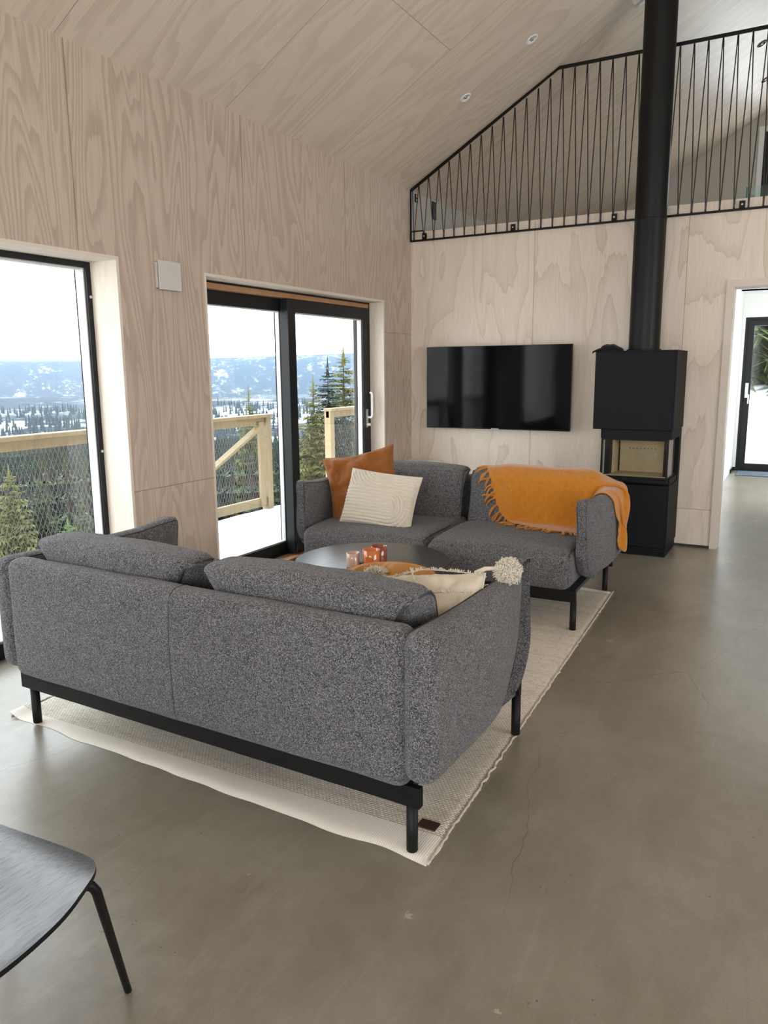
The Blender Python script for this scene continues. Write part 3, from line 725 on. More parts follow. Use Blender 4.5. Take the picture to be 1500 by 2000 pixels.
def make_sofa(label):
    S=thing('sofa',label,'sofa')
    T=M['tweed']
    # steel base
    fr=MB().box(-.925,-.03,.160,.925,-.005,.225).box(-.900,.862,.160,.900,.886,.225).box(-.80,-.005,.160,-.775,.862,.225).box(.775,-.005,.160,.80,.862,.225)
    fr.build('base_frame',M['black_metal'],S,bevel=.002)
    MB().box(-.88,-.004,.19,.88,.86,.21).build('seat_deck',M['rubber'],S)
    for sx_ in (-1,1):
        for y in (0.0,.87):
            MB().lathe([(.0165,0),(.018,.003),(.018,.166)],c=(sx_*.885,y,0),n=20).build('leg',M['black_metal'],S,sm=True)
    # outer back, upholstered, with a centre seam
    bk,f=pad('back_panel',(0,-.020,.470),(.900,.056,.243),.046,S,T,(0,.010,.0),n=(70,10,20))
    piping(f,[(0,-1,-.93),(0,-1,.93),(0,-.4,1.0),(0,.9,1)],bk,'seam_cord',.0016)
    # arms: padded slabs, outer face drawn in towards the front
    for sx_ in (-1,1):
        def aw(u,v,w,q,s=sx_):
            q=q.copy()
            fr_=max(0,v)
            out=max(0,u*s)
            k=max(0,(v+.25)/1.25)
            q.x -= s*out*.085*k*k
            if u*s<0: q.x -= s*.018*fr_**2*max(0,w*.5+.5)
            q.x -= s*.030*max(0,-w*.5+.3)*fr_*(1 if u*s>0 else -1)*.8
            q.y -= .15*max(0,(-w-.15)/.85)**2*max(0,v)
            tip=max(0,v-.55)/.45*max(0,w-.55)/.45
            q.z += .026*tip; q.y += .012*tip
            q.z -= .010*max(0,w)*(1-v*v)
            return q
        am,f=pad('armrest',(sx_*.934,.390,.482),(.054,.462,.232),.048,S,T,(.016,0,0),aw,seed=sx_*7,n=(10,34,24))
        piping(f,[(-sx_*.82,.97,-.85),(-sx_*.82,.99,.93),(-sx_*.82,.60,.985),(-sx_*.82,-.9,.985)],am,r=.0035)
        piping(f,[(sx_*.82,.97,-.95),(sx_*.82,.985,.90),(sx_*.82,.90,.985)],am,r=.0035)
    # seat cushions
    for sx_ in (-1,1):
        def sw(u,v,w,q,s=sx_):
            q=q.copy()
            q.z += -.025*max(0,v)**4*max(0,w)
            return q
        sc2,f=pad('seat_cushion',(sx_*.4375,.520,.335),(.4335,.395,.115),.055,S,T,(0,.010,.014),sw,seed=sx_*11,wr=.004)
        for e in (-1,1):
            piping(f,[(e*.965,-.2,.93),(e*.965,.90,.93),(e*.965,.95,-.6)],sc2,r=.0038)
        # folded corner tab between the cushions
        MB().tube([f((-sx_*.93,.80,.98)),f((-sx_*.97,.72,1.02)),f((-sx_*.90,.6,1.03))],[.004,.010,.003],6).build('corner_fold',T,sc2,sm=True)
    # back cushions: plump roll leaning on the back, ends cut back to a mitre
    for sx_ in (-1,1):
        def cw(u,v,w,q,s=sx_):
            q=q.copy()
            # lean: top towards the back
            q.y += -.085*(w*.5+.5)+.05
            # mitred ends: lower rear corner cut in
            k=max(0,-v*.5+.5)*max(0,min(1,(1-w)*.62))
            q.x -= math.copysign(1,u)*max(0,(abs(u)-.70)/.30)*.24*k
            # top edge droops slightly at the ends; outer corners pinch
            q.z += -.016*abs(u)**4*max(0,w)
            q.y += .02*abs(u)**6*(-v)
            return q
        bc,f=pad('back_cushion',(sx_*.445,.155,.593),(.435,.105,.198),.060,S,T,(0,.020,.008),cw,seed=sx_*5,wr=.006,n=(44,16,20))
        for e in (-1,1):
            piping(f,[(e*.965,-.93,-.9),(e*.965,-.93,.86),(e*.965,-.2,.93),(e*.965,.90,.93),(e*.965,.93,-.8)],bc,r=.0045)
        MB().tube([f((e_,-.0,.99)) for e_ in (sx_*-.90,sx_*-.94,sx_*-.985)],[.003,.012,.004],6).build('corner_fold',T,bc,sm=True)
    return S
near=make_sofa('dark grey tweed sofa seen from behind in the foreground, standing on the cream rug')
near.location=(1.4845,-4.683,.010); near.rotation_euler.z=R(-1.55)
far=copy_tree(near)
far['label']='dark grey tweed sofa facing the camera below the television, draped with a mustard throw'
FA=R(181.6)
far.rotation_euler.z=FA
_ex=Vector((math.cos(FA),math.sin(FA),0)); _ey=Vector((-math.sin(FA),math.cos(FA),0))
far.location=Vector((2.258,-2.499,.010))+.885*_ex-.87*_ey
near['group']=far['group']='pair of matching grey sofas'
def on_far(p):  # far sofa local -> world
    return Vector(far.location)+_ex*p[0]+_ey*p[1]+Vector((0,0,p[2]))

# ================================================================== COFFEE TABLE
TX,TY,TZ=1.345,-3.135,.452
ct=thing('coffee_table','round black-stained wooden coffee table between the two sofas','coffee table',(TX,TY,0.010))
hz=TZ-.010
MB().lathe([(0,hz-.022),(.385,hz-.022),(.405,hz-.014),(.412,hz-.004),(.410,hz),(.400,hz+.0002),(0,hz+.0002)],n=96).build('tabletop',M['table'],ct,sm=True).data.set_sharp_from_angle(angle=R(50))
for k in range(4):
    a=math.pi/4+k*math.pi/2
    MB().tube([(.27*math.cos(a),.27*math.sin(a),hz-.022),(.33*math.cos(a),.33*math.sin(a),0)],[.020,.013],14).build('leg',M['table'],ct,sm=True)
MB().lathe([(.0,hz-.034),(.30,hz-.034),(.30,hz-.022)],n=48).build('support_ring',M['table'],ct)

def glass_mat(name,col,a=.55):
    t=NT(name); p=t.n('ShaderNodeBsdfPrincipled',{'Base Color':(*col,1),'Roughness':.08,'Specular IOR Level':.6})
    s.t if False else None
    t.set(p.inputs['Subsurface Weight'],.35); t.set(p.inputs['Subsurface Radius'],(.02,.01,.006)); t.set(p.inputs['Coat Weight'],.6); t.set(p.inputs['Coat Roughness'],.03)
    t.t.links.new(p.outputs[0],t.out.inputs[0]); return t.m
def candle(x,y,r,h,label,col,wax,wick=True):
    c=thing('glass_candle',label,'candle',(x,y,TZ))
    MB().lathe([(r*.86,0),(r*.97,.002),(r,.006),(r,h-.001),(r-.0012,h),(r-.0028,h-.001),(r-.003,.006),(0,.006)],n=40).build('glass_cup',glass_mat(label[:14]+'_glass',col),c,sm=True)
    MB().lathe([(0,.007),(r-.0032,.007),(r-.0032,h*.78),(r-.006,h*.765),(0,h*.76)],n=32).build('wax',simple(label[:12]+'_wax',wax,.5,20,.03),c,sm=True)
    MB().tube([(0,0,h*.755),(.001,0,h*.755+.012)],.0012,6).build('wick',M['rubber'],c)
    return c
candle(1.335,-3.318,.0345,.076,'small pale pink glass candle, leftmost of the three on the coffee table',(.62,.42,.33),(.70,.52,.42))
candle(1.428,-3.292,.0435,.096,'orange glass candle, the front right one of the three on the coffee table',(.62,.17,.035),(.55,.14,.03))
candle(1.415,-3.190,.042,.092,'dark red glass candle standing right behind the orange one on the coffee table',(.28,.055,.035),(.30,.07,.05))
gb2=thing('matchbox','small black matchbox lying behind the pink candle on the coffee table','matchbox',(1.350,-3.262,TZ))
MB().box(-.05,-.016,0,.05,.016,.012).build('sleeve',M['rubber'],gb2,bevel=.001)
MB().box(-.056,-.014,.0015,-.0505,.014,.0105).build('tray',M['cream'],gb2)

# ================================================================== CUSHIONS
def cushion(name,label,w,h,t_,mat,mtx,wr=.006,seed=0,n=56,disp=None,pinch=.10,parts=True,pip=None,rd=0):
    """w x h pillow in the local XZ plane, thickness along Y"""
    root=thing(name,label,'cushion'); root.matrix_world=mtx
    vs=[];fs=[]
    for side in (-1,1):
        b=len(vs)
        for j in range(n+1):
            for i in range(n+1):
                u=i/n*2-1; v=j/n*2-1
                e=(max(0,1-u**2)*max(0,1-v**2))
                x=u*w/2*(1-pinch*(1-v*v)*0.55*abs(u)**2.0); z=v*h/2*(1-pinch*(1-u*u)*.55*abs(v)**2.0)
                if rd: x*=math.sqrt(1-.5*rd*v*v); z*=math.sqrt(1-.5*rd*u*u)
                th=t_/2*(e**.42)
                d=disp(u,v) if disp and side<0 else 0
                nn=noise.noise(Vector((u*2.6+seed,v*2.6,side)))*wr*2.2*min(1,e*6)+abs(noise.noise(Vector((u*5.5+seed,v*3.1+seed,side*2))))*wr*1.4*min(1,e*5)
                vs.append((x,side*(th+nn+d*min(1,e*12)),z))
        for j in range(n):
            for i in range(n):
                a=b+j*(n+1)+i; q=(a,a+1,a+n+2,a+n+1)
                fs.append(q if side<0 else q[::-1])
    mb=MB().add(vs,fs)
    me=bpy.data.meshes.new(name); me.from_pydata(mb.v,[],mb.f)
    bm=bmesh.new(); bm.from_mesh(me); bmesh.ops.remove_doubles(bm,verts=bm.verts,dist=.0006); bm.to_mesh(me); bm.free()
    cv=link('cover',me,M[mat],root,True)
    pts=[]
    for k in range(4*24):
        q=k//24; t0=(k%24)/24*2-1
        u,v=[(t0,-1),(1,t0),(-t0,1),(-1,-t0)][q]
        x=u*w/2*(1-pinch*(1-v*v)*0.55*abs(u)**2); z=v*h/2*(1-pinch*(1-u*u)*.55*abs(v)**2)
        if rd: x*=math.sqrt(1-.5*rd*v*v); z*=math.sqrt(1-.5*rd*u*u)
        pts.append((x,0,z))
    MB().tube(pts,.0035,6,closed=True).build('seam',M[pip or mat],root,sm=True)
    return root
def axes(top,xd,zd,h):
    x=Vector(xd).normalized(); z=Vector(zd); z=(z-x*z.dot(x)).normalized(); y=z.cross(x)
    m_=Matrix((x,y,z)).transposed().to_4x4(); m_.translation=Vector(top)-z*h/2; return m_
def place(loc,yaw=0,lean=0,roll=0):
    return Matrix.Translation(loc)@Matrix.Rotation(R(yaw),4,'Z')@Matrix.Rotation(R(lean),4,'X')@Matrix.Rotation(R(roll),4,'Y')
# far sofa, left end: rust cushion behind, tufted cream cushion in front
cushion('rust_cushion','rust-coloured cotton cushion behind the cream tufted one on the far sofa',.50,.50,.17,'rust',place((.705,-2.13,.665),20,-20,-12),.018,1,pinch=.2)
def tuft(u,v):
    # nested arches: a flat U opening to the left at lower right, a second family bending down at upper left
    x=u*.26; z=v*.18
    dx=max(0,x-.10); d1=math.hypot(dx,z+.05)
    x2=x+.12; z2=z-.20
    d2=math.hypot(max(0,x2),max(0,-z2)) if x2>0 else abs(z2)
    if d1<.115 or (z<-.05): d=d1
    else: d=math.hypot(min(0,x-.02)*1.0,z-.30)+.03
    rid=abs(math.sin(math.pi*d/.0215))
    return -.0 + .0125*rid**.6*(1+.35*noise.noise(Vector((x*150,z*150,1)))) 
cushion('tufted_cushion','cream tufted cushion with arched ridges leaning on the far sofa',.50,.37,.15,'cream_tuft',place((.925,-2.285,.612),6,-24,5),.004,2,n=190,disp=tuft,pinch=.08)
# near sofa, right end (local frame of the near sofa)
NM=Matrix.Translation(near.location)@Matrix.Rotation(R(-1.55),4,'Z')
cushion('ochre_cushion','ochre linen cushion lying in the corner of the near sofa, beside the cream tasselled one',.46,.44,.17,'ochre',NM@axes((.490,.555,.738),(.95,.12,.09),(0,.45,.85),.44),.014,6,rd=.75)
tc_=cushion('tasselled_cushion','cream tufted cushion with big tassel slumped against the right arm of the near sofa',.46,.42,.14,'cream',NM@axes((.664,.475,.722),(.47,.13,.035),(.10,.30,.26),.42),.012,9)

# ================================================================== CHAIR (bottom left)
ch=thing('dining_chair','black-stained oak veneer chair with steel leg at the bottom left of the floor','chair',(1.75,-5.93,0))
SZ=.45
OUT=[(1.62,-5.640),(1.70,-5.618),(1.779,-5.608),(1.902,-5.590),(2.017,-5.589),(2.079,-5.606),(2.125,-5.649),(2.158,-5.702),(2.186,-5.76),(2.203,-5.83),(2.212,-5.92),(2.205,-6.02),(2.17,-6.10),(2.08,-6.15),(1.95,-6.165),(1.80,-6.16),(1.68,-6.12),(1.61,-6.04),(1.575,-5.92),(1.565,-5.80),(1.58,-5.70)]
def chaikin(p,k=2):
    for _ in range(k):
        q=[]
        for a,b in zip(p,p[1:]+p[:1]):
            q+=[(a[0]*.75+b[0]*.25,a[1]*.75+b[1]*.25),(a[0]*.25+b[0]*.75,a[1]*.25+b[1]*.75)]
        p=q
    return p
def seat_mesh():
    o=chaikin(OUT); c=(1.89,-5.87); n=len(o); K=14
    def zt(x,y):
        u=(x-c[0])/.3; v=(y-c[1])/.28
        return SZ - .014*(1-min(1,u*u+v*v*.6)) - (.030*max(0,(v-.45)/.55)**2) + .008*u*u
    vs=[];fs=[]
    for side in (0,1):
        for k in range(K+1):
            t_=k/K
            for (x,y) in o:
                X_=c[0]+(x-c[0])*t_; Y_=c[1]+(y-c[1])*t_
                vs.append((X_-1.75,Y_+5.93,zt(X_,Y_)-(.011 if side else 0)))
    for side in (0,1):
        b=side*(K+1)*n
        for k in range(K):
            for i in range(n):
                q=(b+k*n+i,b+k*n+(i+1)%n,b+(k+1)*n+(i+1)%n,b+(k+1)*n+i)
                fs.append(q[::-1] if side==0 else q)
    b2=(K+1)*n
    for i in range(n):
        fs.append((K*n+i,K*n+(i+1)%n,b2+K*n+(i+1)%n,b2+K*n+i))
    return MB().add(vs,fs)
so=seat_mesh().build('seat',M['chairwood'],ch,sm=True); so.data.materials.append(M['black_metal'])
for p_ in so.data.polygons[-len(chaikin(OUT)):]: p_.material_index=1
so.data.set_sharp_from_angle(angle=R(50))
def cl_(p): return (p[0]-1.75,p[1]+5.93,p[2])
for top,bend,foot in (((2.03,-5.72,.418),(2.108,-5.640,.408),(2.013,-5.496,0)),((1.72,-5.72,.418),(1.66,-5.64,.408),(1.555,-5.47,0)),((2.03,-6.02,.42),(2.13,-6.08,.40),(2.20,-6.26,0)),((1.72,-6.02,.42),(1.63,-6.08,.40),(1.56,-6.26,0))):
    m1=Vector(bend); t1=m1+(Vector(top)-m1)*.22; t2=m1+(Vector(foot)-m1)*.06
    mb=MB().tube([cl_(top),cl_(t1),cl_((m1+(t1+t2)/2)/2),cl_(t2),cl_(foot)],[.0105,.0105,.0105,.0105,.0085],12)
    mb.build('leg',M['black_metal'],ch,sm=True)
bk=[]
mb=MB()
for i in range(13):
    u=i/12*2-1
    for (dz,dy) in ((-.10,0),(.0,-.012),(.10,-.035)):
        mb.v.append((.14+u*.24,-.21+.05*u*u+dy-.05,.72+dz*(1-.35*u*u)))
for i in range(12):
    for j in range(2): a=i*3+j; mb.f.append((a,a+3,a+4,a+1))
br=mb.build('backrest',M['chairwood'],ch,sm=True); md=br.modifiers.new('thick','SOLIDIFY'); md.thickness=.011
for sx_ in (-1,1):
    MB().tube([cl_((1.89+sx_*.14,-6.05,.43)),cl_((1.89+sx_*.16,-6.19,.47)),cl_((1.89+sx_*.16,-6.215,.72))],.009,10).build('back_post',M['black_metal'],ch,sm=True)

# ================================================================== THROW on the far sofa
# draped cloth in far-sofa local millimetres: for each column its row numbers, then x y z
CL_ROWS={2: (30, 34), 3: (27, 37), 4: (25, 38), 5: (23, 39), 6: (20, 39), 7: (17, 40), 8: (15, 40), 9: (13, 40), 10: (12, 40), 11: (11, 40), 12: (10, 40), 13: (9, 40), 14: (8, 40), 15: (7, 40), 16: (7, 40), 17: (6, 40), 18: (6, 40), 19: (5, 40), 20: (5, 40), 21: (5, 40), 22: (4, 40), 23: (4, 40), 24: (4, 40), 25: (3, 40), 26: (3, 40), 27: (3, 40), 28: (3, 40), 29: (3, 40), 30: (3, 40), 31: (3, 40), 32: (3, 40), 33: (3, 40), 34: (3, 40), 35: (3, 40), 36: (4, 40), 37: (4, 40), 38: (5, 39), 39: (5, 39), 40: (6, 39), 41: (6, 39), 42: (7, 39), 43: (7, 39), 44: (8, 39), 45: (8, 38), 46: (9, 38), 47: (9, 38), 48: (10, 37), 49: (10, 37), 50: (11, 37), 51: (12, 36), 52: (12, 36), 53: (13, 35), 54: (14, 35), 55: (15, 34), 56: (16, 33), 57: (17, 32), 58: (18, 30), 59: (20, 29), 60: (22, 26)}
